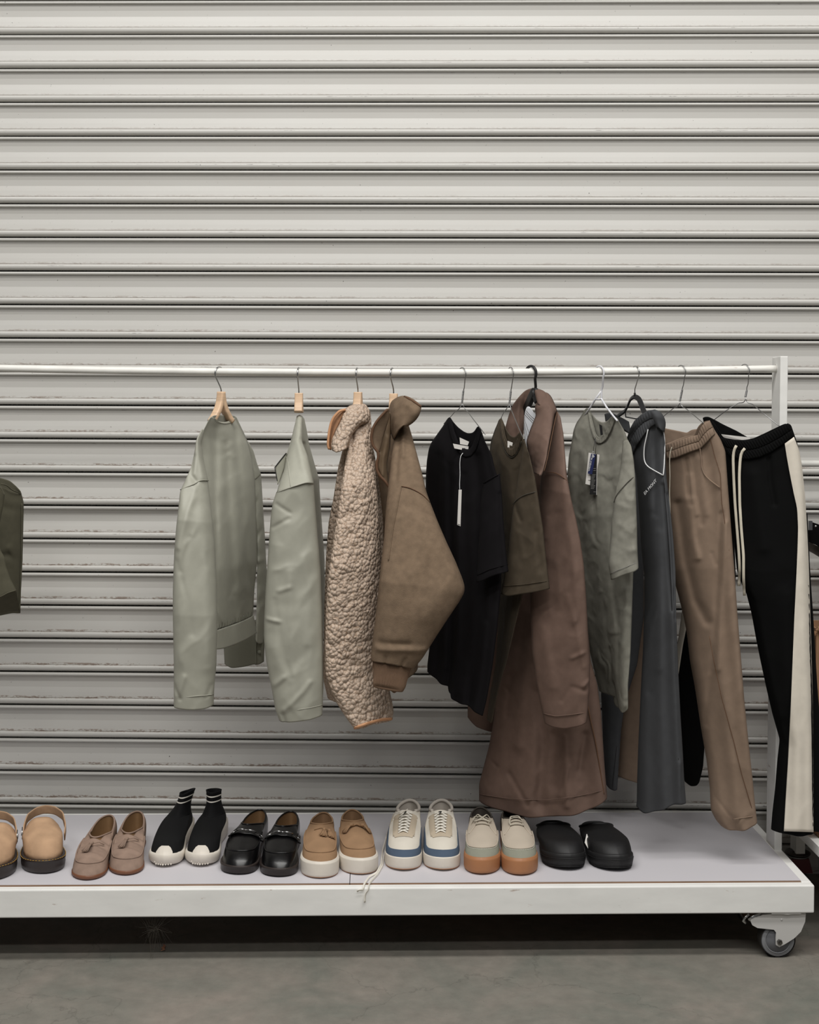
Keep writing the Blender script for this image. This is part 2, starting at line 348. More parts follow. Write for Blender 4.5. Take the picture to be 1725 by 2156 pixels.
# castors
def castor(parent, x, y):
    zc = .038; R = .038
    fk = MB()
    sil = [(-.073, .084), (-.066, .089), (-.047, .0955), (-.023, .0985), (.03, .1), (.046, .099), (.045, .082), (.036, .060), (.022, .046), (.008, .037), (-.004, .030), (-.010, .027), (-.0165, .031), (-.017, .045), (-.0165, .058), (-.022, .065), (-.04, .067), (-.058, .069), (-.069, .075)]
    for sy in (-1, 1):
        n = len(sil); y0 = sy*.0195; y1 = sy*.0225
        V = [(p, y0, z) for p, z in sil]+[(p, y1, z) for p, z in sil]
        f = [tuple(range(n)), tuple(range(2*n-1, n-1, -1))]+[(i, (i+1) % n, n+(i+1) % n, n+i) for i in range(n)]
        fk.add([(x+p, y+q, z) for p, q, z in V], f)
    tops = [(-.073, .084), (-.047, .0957), (-.023, .0987), (.03, .1002), (.046, .0992)]
    for (a, za), (b, zb2) in zip(tops[:-1], tops[1:]):
        fk.add([(x+a, y-.0225, za), (x+b, y-.0225, zb2), (x+b, y+.0225, zb2), (x+a, y+.0225, za), (x+a, y-.0225, za-.002), (x+b, y-.0225, zb2-.002), (x+b, y+.0225, zb2-.002), (x+a, y+.0225, za-.002)],
               [(0,1,2,3),(7,6,5,4),(0,4,5,1),(3,2,6,7),(0,3,7,4),(1,5,6,2)])
    f = fk.build('castor', M['castor'], parent, False); bev(f, .001)
    wx = x-.0105
    wh = MB().lathe([(.0001, -.012), (.022, -.012), (.0275, -.014), (.028, -.0155), (.0285, -.014), (.034, -.0155), (.0365, -.013), (.038, -.008), (.038, .008), (.0365, .013), (.034, .0155), (.0285, .014), (.0001, .012)], (wx, y, zc), (0, 1, 0), 56).build('wheel', M['rubber'], None); sub(wh, f)
    hb = MB().lathe([(.0001, -.0145), (.026, -.0145), (.0265, -.0125)], (wx, y, zc), (0, 1, 0), 48).build('hub', M['hub'], None); sub(hb, f)
    tr = MB().lathe([(.0376, -.0155), (.0383, -.012), (.0383, .012), (.0376, .0155)], (wx, y, zc), (0, 1, 0), 56).build('tread', M['tread'], None); sub(tr, f)
    bt = MB().lathe([(.0001, -.031), (.0025, -.031), (.003, -.029), (.0035, -.029), (.006, -.0285), (.006, -.0228)], (wx, y, zc), (0, 1, 0), 6).build('axle_bolt', M['gun'], None, False); sub(bt, f)
    rv = MB().lathe([(.0001, -.0238), (.0022, -.0236), (.0027, -.0226)], (x-.006, y, .086), (0, 1, 0), 16).build('rivet', M['castor'], None); sub(rv, f)
    pl = MB().box((x-.03, y-.03, .1015), (x+.034, y+.03, .1035)).lathe([(.026, -.0012), (.03, 0), (.03, .0015)], (x+.005, y, .1), (0, 0, 1), 24).build('top_plate', M['castor'], None, False); sub(pl, f)
    br = MB().sweep([(x-.05, y, .097), (x-.068, y, .0905), (x-.077, y, .084)], .020, .004, n=12, up=(0, 0, 1), sq=True).sweep([(x-.076, y, .097), (x-.085, y, .089), (x-.089, y, .082), (x-.083, y, .077)], .02, .003, n=12, sq=True).build('brake_pedal', M['chrome'], None); sub(br, f)
    for q in [f]+list(f.children): q.data.transform(Matrix.Translation((x, y, 0)) @ Matrix.Scale(1.09, 4) @ Matrix.Translation((-x, -y, 0)))
    return f
castor(rack, XR-.068, YF+.035); castor(rack, XR-.068, YB-.035)
castor(rack, XL+.06, YF+.035); castor(rack, XL+.06, YB-.035)
# ------------------------------------------------------------------ cloth
def curve(P, n, sm=3): return smooth_pts(P, n, sm)
def poldist(X, Y, P):
    d = np.full(X.shape, 1e9); P = np.array(P, float)
    for a, b in zip(P[:-1], P[1:]):
        ab = b-a; L2 = (ab**2).sum()+1e-9; t = np.clip(((X-a[0])*ab[0]+(Y-a[1])*ab[1])/L2, 0, 1)
        d = np.minimum(d, np.hypot(X-a[0]-t*ab[0], Y-a[1]-t*ab[1]))
    return d
def lerpv(v, a):
    if isinstance(a, (int, float)): return np.full(v.shape, float(a))
    a = np.array(a, float); return np.interp(v, np.linspace(0, 1, len(a)), a)
class Grid: pass
def panel(name, parent, m, T, L, R, B, dL, dR, th=.05, pleat=None, folds=(), wr=(.002, 26, 1), backT=None, backB=None,
          step=3.0, sm=3, top_close=0., bfrac=1.0, pw=2.4, solid=.0016, fine=None, bm=None):
    """a hanging tube of cloth: outline on its middle surface, depth dL..dR from the rail line, thickness th"""
    hgt = max(abs(L[-1][1]-L[0][1]), abs(R[-1][1]-R[0][1])); wid = max(math.hypot(T[-1][0]-T[0][0], T[-1][1]-T[0][1]), math.hypot(B[-1][0]-B[0][0], B[-1][1]-B[0][1]))
    nv = int(max(12, hgt/step)); nu = int(max(12, wid/step))
    cl, cr, ct, cb = curve(L, nv, sm), curve(R, nv, sm), curve(T, nu, sm), curve(B, nu, sm)
    def coons(ct, cb):
        u = np.linspace(0, 1, nu)[None, :, None]; v = np.linspace(0, 1, nv)[:, None, None]
        return (1-u)*cl[:, None]+u*cr[:, None]+(1-v)*ct[None]+v*cb[None]-((1-u)*(1-v)*cl[0]+u*(1-v)*cr[0]+(1-u)*v*cl[-1]+u*v*cr[-1])
    v = np.linspace(0, 1, nv)[:, None]*np.ones((1, nu)); u = np.linspace(0, 1, nu)[None]*np.ones((nv, 1))
    yc = YR+lerpv(v, dL)*(1-u)+lerpv(v, dR)*u
    t = lerpv(v, th)*(1-np.abs(2*u-1)**pw)**.55
    if top_close: t = t*np.clip(v/top_close, 0, 1)**.5
    def surf(G, sgn):
        X, Y = G[..., 0], G[..., 1]; d = t*.5*(1 if sgn < 0 else bfrac); env = np.minimum(1, 6*np.minimum(u, 1-u))
        w_ = np.zeros_like(t)
        if pleat:
            n_, am, ph = pleat; w_ += am*(.35+.65*v)*np.sin(2*PI*n_*u+ph+.9*np.sin(2.3*v+ph)+1.2*vnoise(u*3+ph, v*1.6, 7))*env
        a, s_, sd = wr; q = vnoise(X/s_+3, Y/s_/1.5+5, sd)+.5*vnoise(X/s_*2.1+Y/s_*.9, Y/s_*1.3-X/s_*.6, sd+1); rg = 1-2*np.abs(vnoise(X/s_*.8+Y/s_*.5+9+q*.35, Y/s_*.45-X/s_*.4, sd+2))
        w_ += a*(.5*q+.7*rg)*env
        if sgn < 0:
            for P, wd, am in folds:
                dd = poldist(X, Y, P); w_ += am*np.exp(-(dd/wd)**2)*np.minimum(1, 10*np.minimum(u, 1-u)+.15)
        yd = sgn*d-(w_ if sgn < 0 else -w_*.6)
        P = UA(X.ravel(), Y.ravel(), yc.ravel()); P[:, 1] += yd.ravel(); return P
    if fine: pass
    Gf = coons(ct, cb); Pf = surf(Gf, -1)
    Gb = coons(curve(backT, nu, sm) if backT else ct, curve(backB, nu, sm) if backB else cb); Pb = surf(Gb, 1)
    N = nu*nv; Vv = np.vstack([Pf, Pb]); Fc = []
    bi = np.arange(N)+N; bi = bi.reshape(nv, nu); fi = np.arange(N).reshape(nv, nu)
    if not backT: bi[0] = fi[0] if top_close else bi[0]
    bi[:, 0] = fi[:, 0]; bi[:, -1] = fi[:, -1]
    for i in range(nv-1):
        for j in range(nu-1):
            Fc.append((fi[i, j], fi[i+1, j], fi[i+1, j+1], fi[i, j+1])); Fc.append((bi[i, j], bi[i, j+1], bi[i+1, j+1], bi[i+1, j]))
    # drop unused vertices
    used = np.unique(np.array(Fc)); mp = np.full(2*N, -1); mp[used] = np.arange(len(used)); Fc = [tuple(mp[list(f)]) for f in Fc]
    o = mesh(name, Vv[used], Fc, m, parent)
    if bm:                                     # second material on the back sheet (seen through the neck)
        o.data.materials.append(bm)
        for k, p in enumerate(o.data.polygons):
            if k % 2: p.material_index = 1
    if solid:
        s_ = o.modifiers.new('solidify', 'SOLIDIFY'); s_.thickness = solid; s_.offset = -1
    g = Grid(); g.o = o; g.px = Gf.reshape(-1, 2); g.P = Pf; return g
def on(g, pts, lift=.0015, n=None, smp=1):
    if n: pts = smooth_pts(pts, n, smp)
    out = []
    for p in pts:
        d = (g.px[:, 0]-p[0])**2+(g.px[:, 1]-p[1])**2; k = np.argpartition(d, 6)[:6]; w_ = 1/(d[k]+.5); Y = (g.P[k, 1]*w_).sum()/w_.sum()
        out.append(U(p[0], p[1], Y-lift))
    return out
def seam(g, pts, m, name='seam', r=.0011, lift=.0002, n=None, parent=None):
    n = n or max(8, int(sum(math.hypot(b[0]-a[0], b[1]-a[1]) for a, b in zip(pts[:-1], pts[1:]))/5))
    o = tube(name, on(g, pts, lift, n), r, m, None, n=6); return sub(o, parent or g.o)
def strip_on(g, A, B, m, name, lift=.002, n=None, k=6, parent=None, rib=0, solid=.0012):
    """a band of cloth lying on the panel between the lines A and B"""
    n = n or max(10, int(sum(math.hypot(b[0]-a[0], b[1]-a[1]) for a, b in zip(A[:-1], A[1:]))/1.4))
    a, b = smooth_pts(A, n, 2), smooth_pts(B, n, 2); V = []; 
    for i in range(n):
        for j in range(k):
            t = j/(k-1); q = a[i]*(1-t)+b[i]*t; bul = lift*(1+.6*math.sin(PI*t)); 
            if rib: bul += rib*math.sin(i*2*PI/4.3+.5*math.sin(j*.8+i*.13))*(.4+.6*math.sin(PI*t))
            V.append(on(g, [q], bul)[0])
    Fc = [(i*k+j, i*k+j+1, (i+1)*k+j+1, (i+1)*k+j) for i in range(n-1) for j in range(k-1)]
    o = mesh(name, V, Fc, m, None); s_ = o.modifiers.new('solidify', 'SOLIDIFY'); s_.thickness = solid; s_.offset = 0
    return sub(o, parent or g.o)
def card(name, corners, Y, m, parent, thick=.0008):
    if isinstance(Y, (int, float)): Y = [Y]*4
    P = [U(x, y, d) for (x, y), d in zip(corners, Y)]; Q = [p+np.array([0, thick, 0]) for p in P]
    return MB().add(P+Q, [(0,1,2,3),(7,6,5,4),(0,4,5,1),(1,5,6,2),(2,6,7,3),(3,7,4,0)]).build(name, m, parent, False)
def text(name, body, size, m, origin, ex, ey, parent):
    """raised lettering: origin point, ex along the line, ey up (unit vectors)"""
    cu = bpy.data.curves.new(name, 'FONT'); cu.body = body; cu.size = size; cu.extrude = .0002; cu.resolution_u = 2
    t = bpy.data.objects.new(name, cu); C.objects.link(t); bpy.context.view_layer.update()
    me = bpy.data.meshes.new_from_object(t.evaluated_get(bpy.context.evaluated_depsgraph_get())); bpy.data.objects.remove(t)
    ex = Vector(ex).normalized(); ey = Vector(ey); ey = (ey-ex*ey.dot(ex)).normalized(); ez = ex.cross(ey); o_ = Vector(origin)
    Mx = Matrix(((ex.x, ey.x, ez.x, o_.x), (ex.y, ey.y, ez.y, o_.y), (ex.z, ey.z, ez.z, o_.z), (0, 0, 0, 1))); me.transform(Mx)
    o = bpy.data.objects.new(name, me); C.objects.link(o); me.materials.clear(); me.materials.append(m); return sub(o, parent)
# ------------------------------------------------------------------ hangers
def hook_pts(xc, h, zend, r=.0165, xo=0, tip=200, stem_x=None):
    zr = railz(xc); c = Vector((xc+xo, YR, zr+.0098-.0158+.0012)); h = Vector((h[0], h[1], 0)).normalized()
    P = [c+h*(r*math.cos(math.radians(a)))+Vector((0, 0, r*math.sin(math.radians(a)))) for a in np.linspace(tip, -35, 22)]
    P = P + [Vector(((stem_x if stem_x is not None else xc)+.004*h.x, YR+.004*h.y, zr-.038)), Vector((stem_x if stem_x is not None else xc, YR, zr-.046)), Vector((stem_x if stem_x is not None else xc, YR, zend))]
    return smooth_pts([tuple(p) for p in P], 46, 1)
def hanger_thing(name, label, cat, px, group=None):
    x = U(px, 790, YR)[0]
    return thing(name, label, cat, (x, YR, railz(x)+.0105), 0, group), x
def wood_hanger(px, stem_px, ztop_py, h, e, label, arm=.12, tip=200):
    t, x = hanger_thing('wooden_hanger', label, 'hanger', px, 'pale wooden hangers on the rail')
    sx = U(stem_px, ztop_py, YR)[0]; z0 = U(stem_px, ztop_py, YR)[2]
    tube('hook', hook_pts(x, h, z0-.004, stem_x=sx, tip=tip), .0017, M['chrome'], t, n=10)
    e = Vector((e[0], e[1], 0)).normalized(); m = MB()
    for s in (-1, 1):
        P = [Vector((sx, YR, z0))+e*(s*d)+Vector((0, 0, z)) for d, z in ((.0, .0), (.0012, -.012), (.0045, -.028), (.013, -.047), (.029, -.068), (.036, -.075))][:7 if arm > .1 else 4]
        P = smooth_pts([tuple(p) for p in P], 22, 2)
        m.sweep(P, .0066, .0105, n=14, up=tuple(e.cross(Vector((0, 0, 1)))), sq=True)
    m.build('arms', M['wood'], t)
    return t
def wire_hanger(px, st_px, py_twist, h, shoulders, label, arms=None, tip=185):
    """shoulders: px polylines (left, right) from the neck downwards with depth offsets"""
    t, x = hanger_thing('wire_hanger', label, 'hanger', px, 'thin twisted wire hangers on the rail')
    sx = U(st_px[0], py_twist[0], YR)[0]; r = .0011
    zt, zb_ = U(0, py_twist[0], YR)[2], U(0, py_twist[1], YR)[2]; sb = U(st_px[1], py_twist[1], YR)[0]
    hp = hook_pts(x, h, zt, stem_x=sx, r=.0175, tip=tip)
    tube('hook', hp, r*1.1, M['steel'], t, n=8)
    tw = MB()
    for ph in (0, PI):
        P = []
        for i in range(60):
            k = i/59; P.append((sx+(sb-sx)*k+.0017*math.cos(k*2*PI*4.5+ph), YR+.0017*math.sin(k*2*PI*4.5+ph), zt+.004+(zb_-zt)*.72*k))
        tw.sweep(P, r, n=8)
    tw.build('twist', M['steel'], t)
    a = MB()
    for sh in shoulders:
        P = [(sb+.001, YR, zb_+(zt-zb_)*.30)]+[tuple(U(p[0], p[1], YR+p[2])) for p in sh]
        a.sweep(smooth_pts(P, 40, 2), r, n=8)
    a.build('arms', M['steel'], t)
    return t
def garment(name, label, cat, px, group=None):
    x = U(px, 790, YR)[0]; return thing(name, label, cat, (x, YR, railz(x)-.09), 0, group)
# ---- far left: a canvas bag of which only the side shows
bag = garment('tote_bag', 'olive canvas bag hanging cropped at the left edge of the photo', 'bag', -60)
g = panel('side_panel', bag, M['olive_can'], [(-190, 1008), (-60, 1003), (4, 1018), (44, 1038)], [(-190, 1008), (-190, 1290)], [(44, 1038), (50, 1060), (50, 1080), (48, 1180), (45, 1250), (44, 1290)], [(-190, 1290), (-20, 1291), (0, 1292), (20, 1289), (34, 1287), (43, 1291)], [-.06, -.06], [.06, .05], .12,
      folds=[([(0, 1170), (25, 1165), (48, 1182)], 7, -.006), ([(30, 1150), (40, 1190), (44, 1260)], 6, .005), ([(0, 1060), (48, 1075)], 8, -.003)], wr=(.002, 40, 3), backT=[(-190, 1000), (-60, 996), (10, 1014), (44, 1038)])
seam(g, [(2, 1019), (14, 1021), (26, 1033), (40, 1037), (44, 1040)], M['olive_can'], 'rim', .0016, .002)
seam(g, [(46, 1060), (45, 1180), (41, 1285)], M['olive_can'], 'edge_seam', .0014, .001)
g2 = panel('front_panel', bag, M['olive_can'], [(-190, 1010), (-60, 1015), (0, 1024), (10, 1041)], [(-190, 1010), (-190, 1262)], [(10, 1041), (7, 1065), (2, 1090), (-6, 1130), (2, 1160), (11, 1175), (14, 1195), (24, 1222), (35, 1243)], [(-190, 1275), (-30, 1262), (0, 1257), (18, 1247), (35, 1243)], -.15, -.13, .035, wr=(.002, 40, 5))
seam(g2, [(-20, 1262), (0, 1257), (18, 1247), (34, 1243)], M['olive_can'], 'hem', .0015, .001)
g3 = panel('base', bag, M['olive_can'], [(-190, 1275), (-30, 1262), (0, 1257), (18, 1247), (35, 1243)], [(-190, 1275), (-190, 1310)], [(35, 1243), (37, 1260), (43, 1288)], [(-190, 1310), (0, 1293), (30, 1287), (43, 1288)], [-.14, -.06], [-.12, -.04], .02, wr=(.001, 40, 6))
xb_ = U(-110, 790, YR)[0]
MB().sweep(smooth_pts([tuple(U(-150, 1012, YR-.1)), (xb_-.012, YR-.06, HC-.08), *[(xb_, YR-.0135*math.cos(a_), railz(xb_)+.0135*math.sin(a_)) for a_ in np.linspace(-.1, PI+.1, 9)], (xb_+.012, YR+.06, HC-.08), tuple(U(-90, 1008, YR+.05))], 160, 1), .012, .0012, n=8, up=(0, 0, 1)).build('strap', M['olive_can'], bag)
# ---- A sage jacket seen from the back
wood_hanger(462, 466, 825, (-.55, -.8), (.6, .8), 'pale wooden hanger with wishbone neck open towards camera, in the leftmost sage jacket', tip=165)
A = garment('jacket', 'sage green satin jacket seen from behind, on the leftmost wooden hanger', 'jacket', 466, 'sage green jackets')
gA = panel('back_panel', A, M['sage'], [(441, 884), (447, 876), (452, 879), (460, 887), (475, 889), (488, 885), (495, 877), (500, 886)], [(441, 884), (430, 902), (418, 925), (412, 960), (420, 1010), (440, 1100), (452, 1200), (453, 1326)],
      [(500, 886), (512, 907), (524, 935), (530, 960), (537, 1010), (541, 1100), (542, 1180), (536, 1240), (533, 1296)], [(453, 1326), (480, 1315), (500, 1308), (533, 1296)], [-.09, -.12, -.1], [.09, .13, .13], [.03, .07, .08, .07], pleat=(3.2, .0035, 1.0),
      folds=[([(454, 900), (456, 1000), (457, 1150), (456, 1310)], 7, -.008), ([(480, 930), (483, 1020), (488, 1120), (492, 1250)], 6, -.006), ([(497, 905), (508, 1020), (516, 1110), (524, 1200), (527, 1290)], 6, -.007),
             ([(470, 910), (470, 1100), (470, 1300)], 9, .004), ([(502, 1000), (508, 1180), (512, 1300)], 6, .004), ([(528, 1255), (533, 1290)], 4, -.006),
             ([(474, 925), (488, 935), (480, 945)], 4, .003), ([(474, 965), (486, 955), (494, 962)], 4, .003), ([(457, 1280), (470, 1300), (476, 1316)], 3.5, .004), ([(516, 1265), (509, 1285), (506, 1305)], 3.5, .004)], wr=(.0022, 34, 11),
      backT=[(441, 884), (447, 874), (460, 874), (480, 874), (495, 877), (500, 886)])
seam(gA, [(452, 880), (457, 887), (466, 891), (478, 892), (490, 888), (496, 879)], M['sage'], 'neck_seam', .0009)
gw = panel('waistband', A, M['sage'], [(453, 1326), (480, 1315), (500, 1308), (534, 1295)], [(453, 1326), (454, 1366)], [(534, 1295), (538, 1315), (541, 1333)], [(454, 1366), (480, 1359), (505, 1350), (522, 1342), (541, 1333)], -.105, .12, .075, wr=(.0008, 40, 2))
for k in range(14):
    x = 457+k*5.6; y = 1325-k*2.1; seam(gA, [(x, y+1), (x+.5, y-8-(k*7 % 5))], M['sage_dark'], 'gather', .0008, .0004, 5, gw.o)
gf = panel('front_hem', A, M['sage_dark'], [(468, 1330), (556, 1300)], [(468, 1330), (471, 1358), (473, 1398)], [(556, 1300), (557, 1350), (556, 1395)], [(473, 1398), (488, 1405), (515, 1402), (539, 1396), (541, 1400), (556, 1393)], [.17, .15], [.2, .19], .03, wr=(.001, 30, 4))
seam(gf, [(540, 1345), (538, 1370), (539, 1400)], M['sage_dark'], 'placket', .0016, .001)
o = MB().lathe([(.0001, -.002), (.004, -.002), (.0048, -.001), (.005, .001)], on(gf, [(546, 1373)], .002)[0], (0, 1, 0), 20).build('snap_button', M['sage_dark'], None); sub(o, gf.o)
gr = panel('sleeve', A, M['sage'], [(522, 928), (529, 940), (533, 952)], [(522, 928), (528, 980), (534, 1040), (541, 1150), (541, 1250), (538, 1345)], [(533, 952), (543, 980), (550, 1000), (553, 1050), (558, 1130), (562, 1200), (561, 1300), (557, 1350)], [(538, 1345), (548, 1352), (557, 1350)], [.12, .17], [.15, .21], [.02, .05, .05], top_close=.05,
      folds=[([(536, 1060), (552, 1040)], 5, -.004), ([(541, 1130), (556, 1110)], 5, -.005), ([(545, 1180), (558, 1175)], 5, .004)], wr=(.003, 22, 9))
seam(gr, [(533, 1012), (550, 997)], M['sage_dark'])
gl = panel('sleeve', A, M['sage'], [(424, 905), (427, 903), (430, 908)], [(424, 905), (414, 925), (410, 950), (402, 985), (386, 1020), (379, 1035), (377, 1058), (371, 1110), (367, 1160), (364, 1240), (364, 1300), (366, 1400), (366, 1488)],
      [(430, 908), (424, 935), (429, 970), (437, 1005), (440, 1030), (446, 1080), (452, 1140), (456, 1230), (457, 1330), (455, 1400), (451, 1440), (449, 1484)], [(366, 1488), (400, 1489), (430, 1488), (440, 1487), (450, 1483)], [-.1, -.2, -.21, -.2], [-.09, -.16, -.19, -.18], [.03, .06, .07, .07, .06], top_close=.04,
      folds=[([(418, 920), (424, 960), (431, 1005)], 6, .006), ([(408, 960), (404, 1000), (414, 1012)], 6, -.007), ([(414, 1030), (395, 1090), (378, 1150)], 7, .0045), ([(430, 1050), (440, 1200), (442, 1400)], 12, .004), ([(404, 1130), (385, 1200)], 6, -.003),
             ([(368, 1440), (381, 1466)], 4, -.005), ([(392, 1420), (378, 1462)], 5, .004), ([(447, 1440), (438, 1462)], 4, -.004), ([(375, 1180), (400, 1260), (408, 1330)], 6, -.002)], wr=(.003, 38, 21))
seam(gl, [(380, 1031), (396, 1024), (412, 1018), (418, 1012), (430, 1010), (439, 1012)], M['sage'], r=.0013); seam(gl, [(367, 1468), (400, 1467), (430, 1464), (450, 1462)], M['sage'], 'hem_seam', .0009)
# ---- B second sage jacket, edge on
wood_hanger(629, 629.5, 828, (-.12, -1), (.05, 1), 'pale wooden hanger seen edge-on in the second sage jacket', arm=.09, tip=165)
Bj = garment('jacket', 'sage green satin jacket hanging edge-on with zip collar sticking out left', 'jacket', 630, 'sage green jackets')
gb = panel('body', Bj, M['sage'], [(625, 876), (631, 873), (637, 876), (641, 882)], [(625, 876), (618, 905), (612, 930), (604, 955), (594, 985), (590, 1020), (592, 1100), (600, 1250), (605, 1380)], [(641, 882), (646, 905), (651, 935), (662, 975), (672, 1008), (675, 1060), (680, 1130), (684, 1180), (684, 1260), (680, 1380)], [(605, 1380), (640, 1385), (680, 1380)],
      [0, -.1, -.12], [.03, .16, .2], [.02, .06, .09, .09], top_close=.03, folds=[([(633, 890), (634, 920), (643, 960)], 5, -.006), ([(640, 935), (655, 1000), (668, 1100)], 5, -.008)], wr=(.002, 30, 31))
gy = panel('yoke', Bj, M['sage'], [(627, 876), (631, 873), (636, 877)], [(627, 876), (618, 905), (611, 940), (603, 962), (598, 990), (590, 1012), (583, 1036)], [(636, 877), (637, 900), (636, 930), (648, 960), (655, 990), (661, 1018)], [(583, 1036), (612, 1025), (640, 1016), (650, 1014), (661, 1018)], [0, -.1, -.2], [0, -.12, -.2], [.02, .05, .07], top_close=.1,
      folds=[([(634, 890), (628, 930), (640, 980), (656, 1010)], 7, .005), ([(633, 925), (645, 955)], 4, -.005)], wr=(.0012, 34, 32))
seam(gy, [(603, 962), (607, 975), (609, 995), (612, 1024)], M['sage'], r=.0012)
gc = panel('collar', Bj, M['sage_dark'], [(602, 953), (605, 960)], [(602, 953), (590, 968), (579, 982), (581, 995), (584, 1012)], [(605, 960), (600, 985), (594, 1000), (587, 1018)], [(584, 1012), (585, 1020), (587, 1018)], [-.1, -.16], [-.1, -.17], .012, wr=(.0005, 20, 3), solid=.002)
zb2 = MB()
for k in range(26):
    x = 602-k*.92 if k < 24 else 580; y = 955+k*1.15
    p = on(gc, [(x, y)], .003)[0]; zb2.box(p-np.array([.0012, .001, .0009]), p+np.array([.0012, .001, .0009]))
for k in range(14):
    p = on(gc, [(578.5+k*.4, 984+k*2.1)], .003)[0]; zb2.box(p-np.array([.0012, .001, .0009]), p+np.array([.0012, .001, .0009]))
sub(zb2.build('zipper', M['gun'], None, False), gc.o)
gs = panel('sleeve', Bj, M['sage'], [(582, 1036), (612, 1025), (640, 1016), (650, 1014), (661, 1018)], [(582, 1036), (574, 1060), (570, 1090), (565, 1160), (560, 1230), (556, 1310), (556, 1350), (562, 1400), (572, 1450), (580, 1495), (588, 1517)],
      [(661, 1018), (665, 1080), (670, 1140), (675, 1200), (679, 1290), (681, 1380), (681, 1450), (679, 1506)], [(588, 1517), (600, 1517), (630, 1513), (655, 1510), (679, 1505)], -.205, -.195, [.06, .075, .075, .06],
      folds=[([(612, 1200), (616, 1300), (620, 1400), (622, 1480)], 10, .004), ([(583, 1060), (612, 1078)], 4, -.003), ([(575, 1110), (610, 1090), (600, 1095)], 4, -.003), ([(562, 1300), (590, 1304)], 4, .004), ([(590, 1240), (612, 1232)], 5, .003), ([(577, 1440), (600, 1420)], 5, .004), ([(600, 1490), (640, 1450), (655, 1430)], 5, .004), ([(597, 1500), (602, 1517)], 3, -.004), ([(580, 1260), (600, 1380), (615, 1420)], 6, -.002), ([(640, 1170), (655, 1240), (650, 1350)], 8, .002)], wr=(.003, 34, 41))
seam(gs, [(583, 1037), (612, 1026), (640, 1017), (650, 1015), (660, 1019)], M['sage'], r=.0014, lift=.001); seam(gs, [(597, 1497), (630, 1494), (655, 1490), (680, 1484)], M['sage'], 'hem_seam', .0009)
# ---- C sherpa jacket
wood_hanger(752, 754, 826, (-.15, -1), (.3, 1), 'pale wooden hanger in the cream sherpa fleece jacket', arm=.09, tip=165)
Cj = garment('fleece_jacket', 'cream sherpa fleece jacket with tan binding, standing collar folded to the left', 'jacket', 754)
gC0 = panel('body', Cj, M['sherpa'], [(728, 900), (775, 900)], [(728, 900), (722, 945), (712, 985), (702, 1050), (692, 1100), (686, 1180), (683, 1280), (681, 1380), (681, 1430), (690, 1470)], [(775, 900), (790, 960), (800, 1030), (807, 1100), (808, 1180), (805, 1260), (800, 1400)], [(690, 1470), (740, 1480), (800, 1400)], [-.02, .03], [.0, .03], [.03, .08, .08], wr=(.003, 14, 51), step=2.5)
gC = panel('sleeve', Cj, M['sherpa'], [(741, 852), (752, 849), (764, 849), (772, 853)], [(741, 852), (738, 880), (736, 920), (731, 950), (724, 990), (716, 1040), (706, 1110), (697, 1170), (690, 1220), (686, 1290), (684, 1360), (685, 1420), (697, 1455), (710, 1482), (728, 1510), (746, 1534)],
      [(772, 853), (780, 866), (782, 885), (783, 920), (788, 970), (795, 1040), (800, 1110), (803, 1160), (805, 1250), (800, 1350), (806, 1420), (820, 1452), (826, 1480), (829, 1500), (827, 1516)], [(746, 1534), (765, 1526), (785, 1519), (805, 1515), (827, 1514)], [-.0, -.15, -.2, -.2, -.19], [.0, -.09, -.11, -.11, -.12], [.03, .08, .09, .09, .07], top_close=.03,
      folds=[([(745, 880), (741, 950), (735, 1020)], 8, -.008), ([(765, 960), (768, 1080)], 12, .004), ([(710, 1090), (750, 1075), (795, 1085)], 8, -.003), ([(700, 1380), (740, 1390)], 12, -.003)], wr=(.0034, 11, 52), step=2.0, solid=.004)
strip_on(gC, [(745, 1531), (765, 1523), (785, 1517), (805, 1512), (826, 1511)], [(746, 1536), (766, 1529), (786, 1522), (805, 1518), (826, 1516)], M['tanbind'], 'cuff_binding', .003, parent=gC.o)
gCc = panel('collar', Cj, M['sherpa'], [(724, 862), (738, 853), (750, 850), (765, 852), (778, 864)], [(724, 862), (718, 885), (708, 905), (699, 925), (697, 938), (699, 948)], [(778, 864), (781, 876), (777, 890), (760, 895), (742, 915), (734, 940)], [(699, 948), (707, 951), (720, 948), (730, 945), (734, 940)], [-.06, -.11], [-.03, -.09], [.05, .07], top_close=.15, wr=(.003, 11, 53), step=2.2, solid=.004)
gCi = panel('collar_lining', Cj, M['sherpa_in'], [(722, 862), (727, 864)], [(722, 862), (710, 870), (700, 882), (695, 897), (692, 915), (691, 935), (693, 944)], [(727, 864), (720, 882), (712, 898), (704, 915), (699, 935), (699, 946)], [(693, 944), (696, 948), (699, 946)], -.05, -.07, .02, wr=(.0004, 10, 2), solid=.002)
bp = [tuple(U(x, y, YR-.065-.012)) for x, y in ((728, 862), (714, 866), (703, 878), (697, 891), (693, 910), (691, 930), (691, 941), (694, 946))]
sub(tube('collar_binding', smooth_pts(bp, 30, 1), .0032, M['tanbind'], None), gCi.o)
